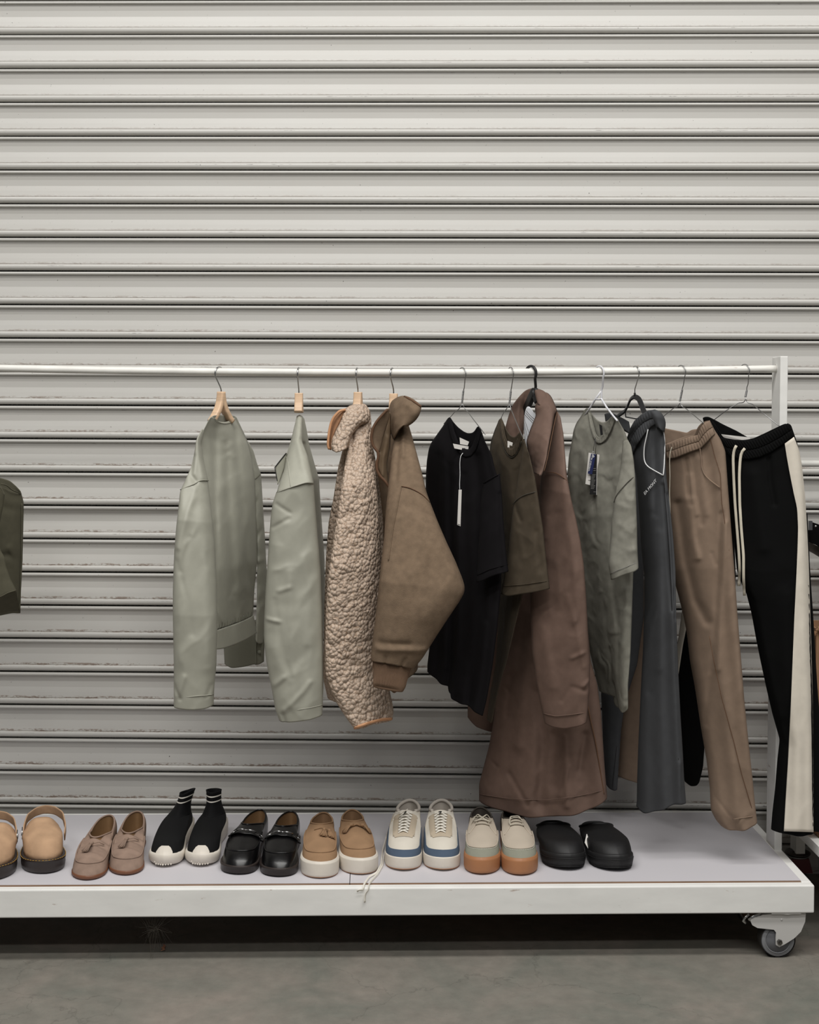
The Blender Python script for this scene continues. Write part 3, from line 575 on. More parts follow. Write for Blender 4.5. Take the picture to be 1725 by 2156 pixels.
# ---- D brown fleece jacket
wood_hanger(826, 829, 829, (-.3, -1), (.2, 1), 'pale wooden hanger mostly hidden in the brown fleece jacket', arm=.09, tip=165)
Dj = garment('fleece_jacket', 'brown wool fleece jacket with ribbed cuff and wide bent sleeve', 'jacket', 830)
gD0 = panel('body', Dj, M['brown_wool'], [(800, 930), (850, 900)], [(800, 930), (793, 1000), (794, 1060), (800, 1140), (803, 1220), (806, 1300), (820, 1400)], [(850, 900), (860, 1000), (870, 1200), (878, 1300), (881, 1385), (880, 1408)], [(820, 1400), (850, 1425), (864, 1418), (880, 1408)], [.05, .09], [.08, .15], [.03, .09, .09], wr=(.003, 40, 61))
gDi = panel('lining', Dj, M['brown_lin'], [(806, 875), (822, 868)], [(806, 875), (794, 890), (788, 915), (791, 940), (797, 955), (796, 985), (803, 1005), (818, 1022)], [(822, 868), (824, 900), (822, 940), (815, 980), (821, 1024)], [(818, 1022), (820, 1025), (821, 1024)], -.07, -.06, .015, wr=(.002, 18, 62),
      folds=[([(812, 880), (803, 920), (800, 950)], 4, -.005), ([(817, 920), (808, 960), (806, 1000)], 4, .005)])
lp = [tuple(U(x, y, YR-.11)) for x, y in ((816, 862), (803, 876), (793, 888), (785, 902), (782, 920), (784, 935), (790, 945), (796, 951), (797, 962), (793, 975), (794, 990), (800, 1002), (812, 1014), (821, 1027))]
gDl = panel('lapel', Dj, M['brown_wool'], [(816, 862), (820, 860)], [(816, 862), (803, 876), (793, 888), (785, 902), (782, 920), (784, 935), (790, 945), (796, 951)], [(820, 860), (820, 880), (812, 905), (806, 925), (803, 940), (799, 950)], [(796, 951), (798, 952), (799, 950)], -.1, -.085, .012, wr=(.001, 20, 63), solid=.003)
sub(tube('front_binding', smooth_pts(lp, 50, 1), .0034, M['brown_pipe'], None), gDl.o)
gDc = panel('collar', Dj, M['brown_wool'], [(818, 862), (823, 845), (834, 837), (848, 832), (862, 835), (875, 843), (888, 854)], [(818, 862), (817, 885), (821, 910), (828, 925)], [(888, 854), (887, 863), (883, 875), (876, 885), (867, 893), (858, 898)], [(828, 925), (838, 905), (848, 895), (858, 898)], [.0, -.06], [-.11, -.1], [.05, .06, .04], top_close=.25, wr=(.0015, 30, 64), folds=[([(850, 840), (858, 850), (872, 868)], 8, .004), ([(830, 850), (832, 890)], 8, .004)], solid=.003)
seam(gDc, [(852, 835), (866, 842), (878, 850), (887, 856)], M['brown_pipe'], 'collar_binding', .0028, .001)
gD = panel('sleeve', Dj, M['brown_wool'], [(836, 884), (842, 877), (851, 876), (857, 882)], [(836, 884), (830, 915), (824, 960), (818, 1020), (813, 1070), (809, 1130), (801, 1200), (794, 1270), (787, 1330), (781, 1380), (782, 1391)],
      [(857, 882), (867, 915), (878, 955), (890, 1000), (898, 1035), (907, 1060), (922, 1098), (940, 1140), (960, 1183), (974, 1218), (979, 1235), (978, 1248), (968, 1266), (945, 1300), (922, 1335), (905, 1362), (890, 1386), (880, 1398), (873, 1405)], [(782, 1391), (800, 1391), (820, 1393), (840, 1397), (860, 1403), (873, 1405)], [-.02, -.15, -.235, -.24], [-.02, -.14, -.21, -.235, -.235], [.02, .05, .08, .09, .09, .06], top_close=.03,
      folds=[([(843, 895), (838, 950), (834, 1010)], 5, -.007), ([(848, 890), (850, 960)], 5, .006), ([(855, 930), (850, 1020)], 8, -.004), ([(900, 1080), (860, 1060)], 10, -.004), ([(795, 1362), (850, 1362), (898, 1365)], 7, .006), ([(800, 1350), (860, 1352)], 7, -.004), ([(811, 1392), (812, 1378)], 3, -.004), ([(845, 1398), (853, 1382)], 3, -.005), ([(960, 1200), (900, 1290)], 16, .004)], wr=(.003, 60, 65))
seam(gD, [(845, 1024), (860, 1026), (878, 1034), (893, 1044), (905, 1058)], M['brown_pipe'], r=.0012, lift=.0008); seam(gD, [(845, 1024), (838, 1060), (828, 1110), (818, 1180)], M['brown_wool'], r=.0012, lift=.0006)
gDr = panel('cuff', Dj, M['rib_br'], [(784, 1391), (800, 1391), (820, 1393), (840, 1397), (868, 1404)], [(784, 1391), (787, 1405), (788, 1420), (785, 1440), (786, 1445)], [(868, 1404), (862, 1418), (858, 1430), (855, 1446), (849, 1456)], [(786, 1445), (800, 1447), (815, 1449), (830, 1452), (849, 1456)], -.24, -.235, .045, wr=(.0004, 30, 3))
for k in range(30):
    f = (k+.5)/30; a = (784+f*84, 1392+f*11); b = (787+f*63, 1443+f*11); mid = ((a[0]+b[0])/2-1+f*2, (a[1]+b[1])/2)
    pts_ = on(gDr, [a, mid, b], .0003, 8); o = tube('rib_ridge', pts_, .0011, M['rib_br'], None, n=6); sub(o, gDr.o)
panel('far_cuff', Dj, M['rib_br'], [(822, 1440), (846, 1440)], [(822, 1440), (823, 1454)], [(846, 1440), (836, 1456)], [(823, 1454), (830, 1459), (836, 1456)], -.195, -.195, .012, wr=(.0003, 20, 2))
# ---- tees
def neck_label(name, corners, dep, parent, m='paper'): return card(name, corners, YR+dep, M[m], parent)
wire_hanger(973, (976, 973), (822, 858), (.5, -.85), [[(966, 862, 0), (958, 867, .02), (948, 879, .05), (935, 892, .08)], [(980, 862, 0), (986, 868, -.03), (997, 883, -.07), (1008, 897, -.1), (1022, 915, -.13)]], 'thin wire hanger holding the black T-shirt')
E_ = garment('t_shirt', 'black crew neck T-shirt with white swing tag hanging from the collar', 't-shirt', 974)
NF = [(938, 890), (948, 877), (951, 888), (956, 908), (963, 928), (972, 940), (980, 946), (988, 946), (995, 937), (1002, 918), (1008, 896), (1013, 904)]
NB = [(938, 890), (948, 877), (956, 889), (966, 900), (978, 909), (988, 913), (998, 911), (1003, 905), (1008, 896), (1013, 904)]
gE = panel('body', E_, M['black_cot'], NF, [(938, 890), (925, 908), (908, 932), (903, 945), (899, 970), (897, 1000), (896, 1050), (900, 1150), (903, 1300), (905, 1360), (900, 1400), (900, 1414)],
      [(1013, 904), (1022, 930), (1036, 958), (1042, 985), (1050, 1010), (1054, 1060), (1056, 1140), (1056, 1230), (1048, 1320), (1038, 1400), (1026, 1470), (1017, 1507)], [(900, 1414), (908, 1420), (921, 1428), (924, 1434), (945, 1441), (948, 1466), (965, 1474), (985, 1480), (1000, 1496), (1017, 1507)], [.05, .1, .11, .09], [-.08, -.12, -.13, -.11], [.03, .07, .07, .07], pleat=(5, .005, .5),
      folds=[([(925, 960), (922, 1100), (921, 1420)], 7, -.006), ([(948, 980), (950, 1150), (947, 1440)], 7, -.007), ([(975, 1000), (985, 1200), (986, 1470)], 8, -.006), ([(1005, 960), (1010, 1100), (1020, 1300)], 7, -.007), ([(937, 980), (936, 1400)], 8, .005), ([(962, 1000), (965, 1450)], 8, .006)], wr=(.002, 36, 71), backT=NB)
strip_on(gE, [(948, 879), (951, 890), (956, 909), (963, 929), (972, 941), (980, 947), (988, 947), (995, 938), (1002, 920), (1008, 898)], [(943, 890), (946, 905), (950, 922), (957, 940), (968, 955), (980, 963), (992, 960), (1002, 948), (1008, 930), (1013, 912)], M['black_cot'], 'neck_rib', .0015)
neck_label('neck_label', [(968, 921), (988, 930), (985, 938), (969, 935)], -.033, E_)
card('inside_card', [(954, 934), (987, 940), (986, 950), (957, 944)], YR-.036, M['paper'], E_)
sw = panel('sleeve', E_, M['black_cot'], [(1018, 1018), (1030, 1010), (1042, 1003), (1053, 998)], [(1018, 1018), (1012, 1060), (1010, 1120), (1006, 1180), (1004, 1226)], [(1053, 998), (1057, 1040), (1060, 1090), (1064, 1140), (1068, 1180), (1071, 1203)], [(1004, 1226), (1016, 1221), (1030, 1213), (1050, 1206), (1071, 1203)], [-.095, -.125], [-.125, -.165], [.03, .045, .035], wr=(.002, 30, 73), folds=[([(1052, 1040), (1055, 1200)], 5, -.004)])
seam(sw, [(1018, 1018), (1030, 1010), (1042, 1003), (1053, 998)], M['black_cot'], r=.0013, lift=.001); seam(sw, [(1005, 1211), (1030, 1199), (1070, 1188)], M['black_cot'], 'hem_seam', .0008)
tg = thing  # swing tag parts below
yt = float(on(gE, [(970, 1000)], .004)[0][1])
sub(tube('tag_cord', smooth_pts([tuple(U(x, y, yt)) for x, y in ((975, 954), (970, 960), (968.5, 975), (969, 1000), (968, 1020), (968.5, 1032))], 20, 1), .0009, M['white_ink'], None, n=6), gE.o)
tgc = card('swing_tag', [(966, 1031), (972.5, 1031), (970, 1108), (963, 1105)], yt-.002, M['paper'], E_)
tgi = card('tag_print', [(964, 1103), (969.5, 1105), (969.5, 1106), (963.6, 1104)], yt-.0024, M['ink'], None, .0002); sub(tgi, tgc)
wire_hanger(1075, (1076, 1073), (822, 858), (.35, -.93), [[(1066, 862, 0), (1061, 868, .02), (1056, 879, .05), (1048, 895, .08)], [(1077, 863, -.01), (1082, 875, -.05), (1088, 890, -.08), (1096, 909, -.12), (1104, 925, -.14)]], 'thin wire hanger holding the olive T-shirt')
F_ = garment('t_shirt', 'faded olive T-shirt with wide short sleeve, between black tee and brown coat', 't-shirt', 1075)
NF = [(1050, 888), (1057, 876), (1058, 890), (1060, 908), (1064, 925), (1069, 938), (1075, 944), (1081, 942), (1086, 932), (1091, 918), (1095, 906), (1099, 914)]
NB = [(1050, 888), (1057, 876), (1063, 893), (1071, 910), (1078, 920), (1084, 924), (1090, 921), (1093, 914), (1095, 906), (1099, 914)]
gF = panel('body', F_, M['olive_cot'], NF, [(1050, 888), (1043, 902), (1034, 928), (1031, 950), (1038, 1010), (1046, 1100), (1050, 1200), (1050, 1300), (1044, 1400), (1034, 1460), (1026, 1514)], [(1099, 914), (1106, 935), (1112, 958), (1116, 1000), (1116, 1080), (1112, 1180), (1102, 1250), (1085, 1320), (1068, 1390), (1052, 1440), (1043, 1480), (1036, 1520)], [(1026, 1514), (1032, 1518), (1036, 1520)], [.05, .04, .03], [-.1, -.13, -.03], [.03, .05, .04], pleat=(3, .003, 2),
      folds=[([(1062, 990), (1058, 1100), (1056, 1250)], 5, -.006), ([(1085, 990), (1078, 1120)], 5, -.005), ([(1100, 940), (1090, 1000), (1084, 1040)], 5, -.004)], wr=(.002, 30, 81), backT=NB)
strip_on(gF, [(1057, 878), (1058, 892), (1060, 910), (1064, 927), (1069, 940), (1075, 945), (1081, 943), (1086, 933), (1091, 919), (1095, 908)], [(1053, 892), (1054, 910), (1058, 930), (1063, 947), (1070, 958), (1078, 963), (1087, 956), (1093, 942), (1097, 928), (1099, 918)], M['olive_cot'], 'neck_rib', .0012)
seam(gF, [(1053, 894), (1054, 912), (1058, 932), (1063, 949), (1070, 960), (1078, 965), (1087, 958), (1094, 944), (1098, 929)], M['seam_dk'], 'rib_seam', .0008, .001)
neck_label('neck_label', [(1069, 928), (1080, 932), (1078, 944), (1069, 942)], -.05, F_)
gFs = panel('sleeve', F_, M['olive_cot'], [(1104, 925), (1108, 935), (1112, 950), (1115, 958)], [(1104, 925), (1094, 990), (1082, 1060), (1077, 1100), (1070, 1160), (1062, 1210), (1055, 1250)], [(1115, 958), (1122, 985), (1128, 1010), (1132, 1036), (1138, 1075), (1145, 1120), (1151, 1180), (1158, 1240)], [(1055, 1250), (1064, 1254), (1090, 1250), (1120, 1245), (1158, 1239)], [-.12, -.11, -.11], [-.15, -.19], [.02, .04, .035], top_close=.1, wr=(.003, 26, 82),
      folds=[([(1084, 1062), (1088, 1076), (1095, 1095)], 4, -.005), ([(1090, 1120), (1100, 1170)], 7, .003), ([(1130, 1120), (1138, 1200)], 7, -.003)])
seam(gFs, [(1080, 1062), (1090, 1050), (1104, 1042), (1130, 1035)], M['seam_dk'], r=.001, lift=.0006); seam(gFs, [(1060, 1234), (1100, 1231), (1156, 1223)], M['olive_cot'], 'hem_seam', .0009)
# ---- G brown coat over a striped shirt
t, x = hanger_thing('plastic_hanger', 'thick black plastic hanger carrying the brown coat', 'hanger', 1118, 'plastic hangers on the rail')
sx = U(1126, 822, YR)[0]; zt = U(1126, 826, YR)[2]
P = hook_pts(x, (.62, -.78), zt, r=.0185, stem_x=sx, tip=170); P[:22, 2] += .0015
MB().sweep(P, .0036, .0036, n=12).build('hook', M['black_pl'], t)
MB().sweep(smooth_pts([tuple(U(1093, 893, YR+.08)), tuple(U(1108, 862, YR+.045)), tuple(U(1120, 835, YR+.008)), tuple(U(1126, 822, YR)), tuple(U(1129, 830, YR-.003)), tuple(U(1134, 846, YR-.015))], 40, 2), .006, .011, n=12, sq=True).build('arms', M['black_pl'], t)
G_ = garment('coat', 'long dusty brown cotton coat with pointed collar, hem just above the shoes', 'coat', 1126)
gG = panel('skirt', G_, M['coat'], [(1100, 965), (1150, 960), (1190, 985)], [(1100, 965), (1096, 1040), (1088, 1150), (1080, 1240), (1072, 1320), (1058, 1390), (1048, 1440), (1041, 1510), (1030, 1570), (1017, 1620), (1009, 1650), (1009, 1686)], [(1190, 985), (1202, 1060), (1232, 1250), (1244, 1390), (1258, 1440), (1266, 1500), (1270, 1560), (1274, 1620), (1279, 1677)], [(1009, 1686), (1040, 1693), (1070, 1699), (1110, 1705), (1160, 1704), (1200, 1700), (1245, 1691), (1279, 1677)], [.06, .1, .11], [.0, -.04, -.08], [.05, .08, .13], pleat=(3.2, .007, .2),
      folds=[([(1118, 1290), (1100, 1420), (1088, 1560)], 12, .009), ([(1075, 1420), (1066, 1500)], 8, -.006), ([(1130, 1450), (1140, 1560), (1132, 1680)], 14, -.014), ([(1182, 1540), (1185, 1680)], 6, .006), ([(1165, 1540), (1160, 1640)], 12, -.012), ([(1228, 1540), (1216, 1610)], 8, -.008), ([(1025, 1590), (1045, 1607)], 3, -.005), ([(1070, 1620), (1105, 1680)], 5, -.005), ([(1060, 1440), (1070, 1450)], 4, -.004), ([(1190, 1600), (1172, 1660)], 4, .004)], wr=(.003, 42, 91))
seam(gG, [(1010, 1672), (1060, 1680), (1110, 1684), (1160, 1684), (1220, 1676), (1270, 1664)], M['coat'], 'hem_seam', .001)
seam(gG, [(1237, 1480), (1243, 1510), (1254, 1560), (1264, 1620), (1272, 1672)], M['brown_pipe'], 'front_edge', .0016, .001)
gGb = panel('inner_back', G_, M['coat'], [(1000, 1200), (1090, 1200)], [(1000, 1200), (990, 1400), (985, 1487), (985, 1510)], [(1090, 1200), (1060, 1400), (1045, 1480), (1037, 1540)], [(985, 1510), (996, 1522), (1003, 1528), (1037, 1541)], .2, .19, .03, wr=(.002, 30, 92))
gGi = panel('collar_inside', G_, M['coat'], [(1072, 872), (1080, 852), (1092, 836), (1106, 822), (1116, 818), (1124, 817)], [(1072, 872), (1064, 900), (1064, 940), (1080, 980)], [(1124, 817), (1118, 835), (1110, 860), (1104, 890), (1102, 930), (1106, 985)], [(1080, 980), (1095, 985), (1106, 985)], [.06, .06], [.05, .04], [.015, .02], wr=(.002, 24, 93), top_close=.15, folds=[([(1094, 838), (1090, 870), (1092, 920)], 5, .005), ([(1108, 826), (1104, 860)], 4, -.005)])
shb = garment('shirt', 'white finely striped shirt showing inside the collar of the brown coat', 'shirt', 1122)
gsh = panel('front', shb, M['white_shirt'], [(1104, 876), (1108, 862), (1112, 850), (1118, 860), (1126, 873), (1140, 885)], [(1104, 876), (1103, 900), (1105, 930), (1110, 958)], [(1140, 885), (1144, 920), (1146, 958)], [(1110, 958), (1128, 960), (1146, 958)], .02, .0, .012, wr=(.0005, 20, 4))
for q in ([(1108, 864), (1118, 876), (1130, 886)], [(1107, 868), (1117, 880), (1129, 891)], [(1106, 873), (1116, 884), (1128, 896)], [(1105, 882), (1112, 905), (1120, 925)], [(1104, 890), (1110, 915), (1115, 935)]): seam(gsh, q, M['grey_ink'], 'stripe', .0005, .0006)
gGs = panel('sleeve', G_, M['coat'], [(1168, 868), (1174, 866), (1181, 880)], [(1168, 868), (1158, 920), (1150, 960), (1140, 1000), (1132, 1080), (1124, 1160), (1117, 1220), (1117, 1300), (1121, 1380), (1130, 1440), (1140, 1490), (1147, 1522)],
      [(1181, 880), (1187, 915), (1190, 955), (1194, 1000), (1203, 1050), (1214, 1095), (1223, 1140), (1230, 1190), (1235, 1260), (1239, 1340), (1243, 1400), (1241, 1460), (1236, 1519)], [(1147, 1522), (1160, 1526), (1185, 1529), (1210, 1525), (1236, 1519)], [-.03, -.07, -.07, -.1, -.13], [-.05, -.17, -.2, -.2, -.2], [.02, .06, .07, .07, .06], top_close=.03,
      folds=[([(1180, 990), (1185, 1080), (1205, 1180), (1205, 1300)], 10, .005), ([(1170, 1080), (1160, 1180), (1165, 1280)], 9, -.005), ([(1190, 1250), (1210, 1320), (1225, 1400)], 5, .003), ([(1200, 1380), (1225, 1370)], 4, .004), ([(1140, 1320), (1160, 1440)], 10, .004), ([(1225, 1440), (1238, 1430)], 4, .005), ([(1180, 1470), (1200, 1440), (1230, 1450)], 5, -.003), ([(1150, 1090), (1145, 1130)], 5, .003)], wr=(.004, 36, 94))
seam(gGs, [(1150, 996), (1164, 994), (1178, 999), (1190, 1008), (1197, 1016)], M['brown_pipe'], r=.0012, lift=.0008); seam(gGs, [(1144, 1502), (1170, 1508), (1200, 1505), (1237, 1500)], M['coat'], 'cuff_seam', .0011)
gGc = panel('collar', G_, M['coat'], [(1140, 828), (1150, 824), (1160, 832), (1168, 848), (1174, 866)], [(1140, 828), (1130, 845), (1126, 858), (1129, 875), (1118, 900), (1108, 930), (1114, 965), (1122, 994)], [(1174, 866), (1168, 872), (1164, 895), (1157, 930), (1151, 965), (1143, 992), (1138, 1001)], [(1122, 994), (1130, 998), (1138, 1001)], [-.0, -.05, -.07], [-.04, -.14, -.19], [.03, .03, .02], top_close=.12, wr=(.003, 28, 95), solid=.003,
      folds=[([(1130, 860), (1150, 850), (1170, 866)], 4, .004), ([(1128, 950), (1118, 958)], 4, .005), ([(1150, 880), (1135, 960)], 10, .003), ([(1140, 980), (1128, 970)], 3, -.003)])
gGh = panel('collar_back', G_, M['coat'], [(1124, 817), (1132, 818), (1145, 822), (1153, 830)], [(1124, 817), (1128, 835), (1132, 850)], [(1153, 830), (1160, 850), (1162, 866)], [(1132, 850), (1146, 860), (1162, 866)], [.0, -.03], [-.01, -.03], .03, top_close=.3, wr=(.002, 20, 96))
seam(gGc, [(1173, 868), (1167, 895), (1160, 930), (1153, 965), (1146, 992)], M['brown_pipe'], 'collar_edge', .001, .0)
# ---- H grey T-shirt
t, x = hanger_thing('plastic_hanger', 'white tubular plastic hanger holding the washed grey T-shirt', 'hanger', 1262, 'plastic hangers on the rail')
zt = U(1267, 838, YR)[2]; sx = U(1267, 838, YR)[0]
MB().sweep(hook_pts(x, (.5, -.85), zt, r=.0185, stem_x=sx, tip=175), .0023, n=12).sweep([tuple(U(*p)) for p in ((1266, 824, YR), (1253, 842, YR+.012), (1242, 860, YR+.03), (1232, 874, YR+.05))], .0024, n=12).sweep([tuple(U(*p)) for p in ((1254, 841, YR+.012), (1262, 841, YR), (1267, 840, YR-.003), (1278, 858, YR-.03), (1291, 875, YR-.06), (1300, 886, YR-.09))], .0024, n=12).sweep([tuple(U(1267, 838, YR)), tuple(U(1267, 842, YR-.003))], .0024, n=10).build('arms', M['white_pl'], t)
H_ = garment('t_shirt', 'washed grey T-shirt with blue and black swing tags at its collar', 't-shirt', 1266)
NF = [(1228, 870), (1239, 856), (1242, 870), (1246, 890), (1251, 910), (1256, 924), (1262, 924), (1272, 916), (1280, 902), (1286, 886), (1291, 873), (1299, 879), (1304, 888)]
NB = [(1228, 870), (1239, 856), (1248, 870), (1257, 882), (1266, 889), (1276, 890), (1284, 886), (1288, 880), (1291, 873), (1299, 879), (1304, 888)]
gH = panel('body', H_, M['grey_tee'], NF, [(1228, 870), (1214, 890), (1208, 905), (1204, 930), (1198, 960), (1195, 1000), (1199, 1060), (1205, 1120), (1214, 1200), (1228, 1300), (1244, 1380), (1262, 1455)], [(1304, 888), (1316, 908), (1324, 930), (1330, 965), (1334, 1010), (1336, 1100), (1334, 1200), (1331, 1300), (1328, 1380), (1323, 1440), (1323, 1485)], [(1262, 1455), (1280, 1459), (1296, 1463), (1298, 1485), (1304, 1496), (1314, 1496), (1323, 1486)], [.07, .08, .06], [-.06, -.1, -.1], [.03, .06, .06], pleat=(2.6, .004, 3), 
      folds=[([(1217, 960), (1216, 1060), (1222, 1160)], 7, -.006), ([(1252, 1030), (1248, 1150), (1245, 1250)], 6, -.006), ([(1286, 1010), (1288, 1240), (1299, 1330), (1298, 1460)], 5, -.009), ([(1315, 1240), (1312, 1350), (1310, 1480)], 9, .008), ([(1262, 1180), (1264, 1400)], 14, .005)], wr=(.003, 24, 101), backT=NB)
strip_on(gH, [(1240, 858), (1243, 872), (1247, 892), (1252, 911), (1257, 924), (1263, 924), (1272, 916), (1280, 902), (1286, 887), (1291, 874)], [(1238, 866), (1240, 880), (1243, 900), (1249, 920), (1257, 933), (1266, 934), (1277, 925), (1286, 908), (1292, 892), (1297, 879)], M['grey_tee'], 'neck_rib', .0014)
seam(gH, [(1249, 921), (1257, 935), (1266, 935), (1278, 926), (1287, 909), (1293, 893), (1298, 880)], M['seam_dk'], 'rib_seam', .0007, .001)
neck_label('neck_label', [(1262, 893), (1268, 896), (1270, 915), (1265, 917)], -.03, H_, 'ink')
gHs = panel('sleeve', H_, M['grey_tee'], [(1312, 928), (1322, 925), (1330, 940)], [(1312, 928), (1306, 990), (1294, 1048), (1289, 1090), (1285, 1140), (1281, 1190), (1284, 1205), (1287, 1221)], [(1330, 940), (1335, 970), (1338, 1003), (1340, 1050), (1342, 1110), (1343, 1160), (1345, 1196)], [(1287, 1221), (1300, 1213), (1318, 1206), (1335, 1202), (1345, 1196)], [-.09, -.13, -.15], [-.11, -.15, -.17], [.02, .04, .035], top_close=.1, wr=(.003, 18, 102))
seam(gHs, [(1293, 1058), (1297, 1044), (1310, 1028), (1325, 1012), (1338, 1002)], M['seam_dk'], r=.001, lift=.0006); seam(gHs, [(1284, 1208), (1305, 1199), (1344, 1184)], M['grey_ink'], 'hem_seam', .0006)
yt = float(on(gH, [(1252, 1000)], .006)[0][1])
sub(tube('tag_cord', [tuple(U(x, y, yt)) for x, y in ((1254, 921), (1251, 940), (1249, 956))], .0006, M['ink'], None, n=6), gH.o); sub(tube('tag_cord', [tuple(U(x, y, yt)) for x, y in ((1254, 921), (1255, 940), (1254, 956))], .0006, M['ink'], None, n=6), gH.o)
wt = card('swing_tag', [(1240, 953), (1265.5, 958), (1259, 1025), (1233, 1019)], yt+.003, M['paper'], H_); tag(wt, 'larger white swing tag behind the two dark ones', None)
kt = card('swing_tag', [(1247, 957), (1257.5, 956), (1256, 1042), (1242, 1041)], yt, M['ink'], H_); tag(kt, 'long black swing tag with rows of small white print', None)
nt_ = card('swing_tag', [(1245, 955), (1255, 956.5), (1247, 999), (1238, 997)], yt-.003, M['navy'], H_); tag(nt_, 'short navy blue swing tag in front', None)
ks = card('tag_edge', [(1257.5, 956), (1258.6, 957), (1257, 1042), (1256, 1042)], yt+.0003, M['paper'], None); sub(ks, kt)
pb_ = MB()
for k in range(11):
    a_ = (1245.5-k*.12, 999+k*2.9); P_ = [U(a_[0], a_[1], yt-.0003), U(a_[0]+9-(k*5 % 4), a_[1], yt-.0003), U(a_[0]+9-(k*5 % 4), a_[1]+.9, yt-.0003), U(a_[0], a_[1]+.9, yt-.0003)]; pb_.add(P_, [(0, 1, 2, 3)])
for y_ in (986, 990, 1035): pb_.add([U(1250, y_, yt-.0003), U(1255, y_, yt-.0003), U(1255, y_+.9, yt-.0003), U(1250, y_+.9, yt-.0003)], [(0, 1, 2, 3)])
sub(pb_.build('small_print', M['grey_ink'], None, False), kt)
d_ = (np.array(U(1242.5, 993, yt))-np.array(U(1249.5, 965, yt))); text('lettering', 'GARMENT PROJECT', .0058, M['white_ink'], U(1241.5, 992, yt-.0036), -d_, (-1, 0, -.1), nt_)
sub(MB().lathe([(.0026, 0), (.0022, -.0004), (.0016, -.0004), (.0013, 0)], U(1249.8, 961, yt-.0035), (0, 1, 0), 16).build('round_emblem', M['white_ink'], None), nt_)
text('lettering', 'MON', .0035, M['ink'], U(1239, 1012, yt+.0026), (1, 0, -.1), (0, 0, 1), wt)
# ---- I charcoal track pants
t, x = hanger_thing('velvet_hanger', 'slim black velvet hanger with chrome hook, above the charcoal track pants', 'hanger', 1338)
zt = U(1337, 828, YR)[2]; sx = U(1337, 828, YR)[0]
tube('hook', hook_pts(x, (.45, -.9), zt-.004, stem_x=sx, tip=180), .0014, M['chrome'], t, n=10)
m = MB()
m.sweep(smooth_pts([tuple(U(*p)) for p in ((1290, 890, YR+.10), (1301, 876, YR+.075), (1316, 866, YR+.045), (1322, 855, YR+.03), (1328, 840, YR+.012), (1337, 834, YR), (1346, 840, YR-.012), (1351, 852, YR-.03), (1356, 866, YR-.05), (1366, 882, YR-.08))], 50, 2), .0028, .0065, n=12, up=(0, 1, 0), sq=True)
m.sweep([tuple(U(1337, 827, YR)), tuple(U(1337, 834, YR))], .0028, n=10).sweep([tuple(U(*p)) for p in ((1317, 866, YR+.04), (1318, 878, YR+.04), (1340, 882, YR-.01), (1352, 878, YR-.03))], .0018, n=8)
m.build('arms', M['velvet'], t)
I_ = garment('track_pants', 'charcoal grey track pants with white pocket piping and small white lettering', 'trousers', 1340)
text_m = M['white_ink']
gIb = panel('waistband_back', I_, M['charcoal'], [(1273, 872), (1284, 868), (1300, 876), (1325, 888)], [(1273, 872), (1275, 887)], [(1325, 888), (1330, 915)], [(1275, 887), (1300, 897), (1330, 915)], .1, .06, .03, wr=(.001, 20, 3))
gI = panel('near_leg', I_, M['charcoal'], [(1322, 925), (1340, 900), (1362, 885), (1384, 880), (1399, 890)], [(1322, 925), (1332, 960), (1341, 1010), (1347, 1080), (1352, 1160), (1358, 1210), (1358, 1280), (1355, 1370), (1350, 1460), (1345, 1560), (1342, 1640), (1341, 1690), (1340, 1697)], [(1399, 890), (1401, 940), (1403, 1000), (1410, 1060), (1417, 1130), (1422, 1200), (1424, 1300), (1428, 1400), (1433, 1500), (1438, 1580), (1441, 1640), (1445, 1690)], [(1340, 1697), (1346, 1703), (1352, 1706), (1375, 1699), (1400, 1689), (1420, 1684), (1445, 1689)], [-.02, -.06, -.06], [-.11, -.17, -.16], [.06, .09, .08, .08], pleat=(2.4, .005, 1.2),
      folds=[([(1340, 940), (1345, 1040), (1348, 1180)], 6, -.007), ([(1373, 905), (1375, 1000), (1372, 1080)], 6, -.006), ([(1362, 1080), (1352, 1300), (1360, 1450)], 9, -.006), ([(1390, 1020), (1396, 1120), (1408, 1280)], 4, -.006), ([(1402, 1040), (1410, 1150), (1418, 1300)], 4, -.005), ([(1380, 1120), (1378, 1400)], 10, .005), ([(1425, 1600), (1420, 1680)], 6, .005)], wr=(.002, 40, 111))
for k, (A_, B_) in enumerate((([(1321, 920), (1327, 902), (1336, 886), (1350, 873), (1366, 864), (1380, 862), (1392, 868)], [(1325, 934), (1332, 917), (1342, 902), (1356, 889), (1370, 882), (1384, 880), (1394, 884)]), ([(1324, 933), (1331, 917), (1342, 902), (1356, 890), (1370, 882), (1380, 880)], [(1332, 958), (1341, 938), (1352, 921), (1362, 908), (1372, 898), (1380, 893)]))):
    strip_on(gI, A_, B_, M['charcoal'], 'waistband', .003-.001*k, rib=.0011, k=9, parent=gI.o)
gIw = panel('waistband_side', I_, M['charcoal'], [(1372, 866), (1385, 863), (1395, 870), (1401, 884)], [(1372, 866), (1376, 885), (1384, 900)], [(1401, 884), (1402, 898), (1399, 910)], [(1384, 900), (1392, 908), (1399, 910)], -.14, -.12, .04, wr=(.001, 14, 2), top_close=.3)
seam(gI, [(1365, 904), (1362, 918), (1357, 940), (1356, 960), (1358, 974), (1364, 982), (1375, 989), (1388, 996), (1397, 1001)], M['white_ink'], 'pocket_piping', .0015, .003)
seam(gI, [(1397, 1001), (1399, 980), (1400, 950), (1400, 925), (1396, 900), (1391, 888), (1386, 883)], M['white_ink'], 'side_piping', .0015, .004)
seam(gI, [(1397, 1003), (1405, 1100), (1414, 1250), (1421, 1400), (1427, 1520), (1431, 1685)], M['ink'], 'side_seam', .0008, .0)
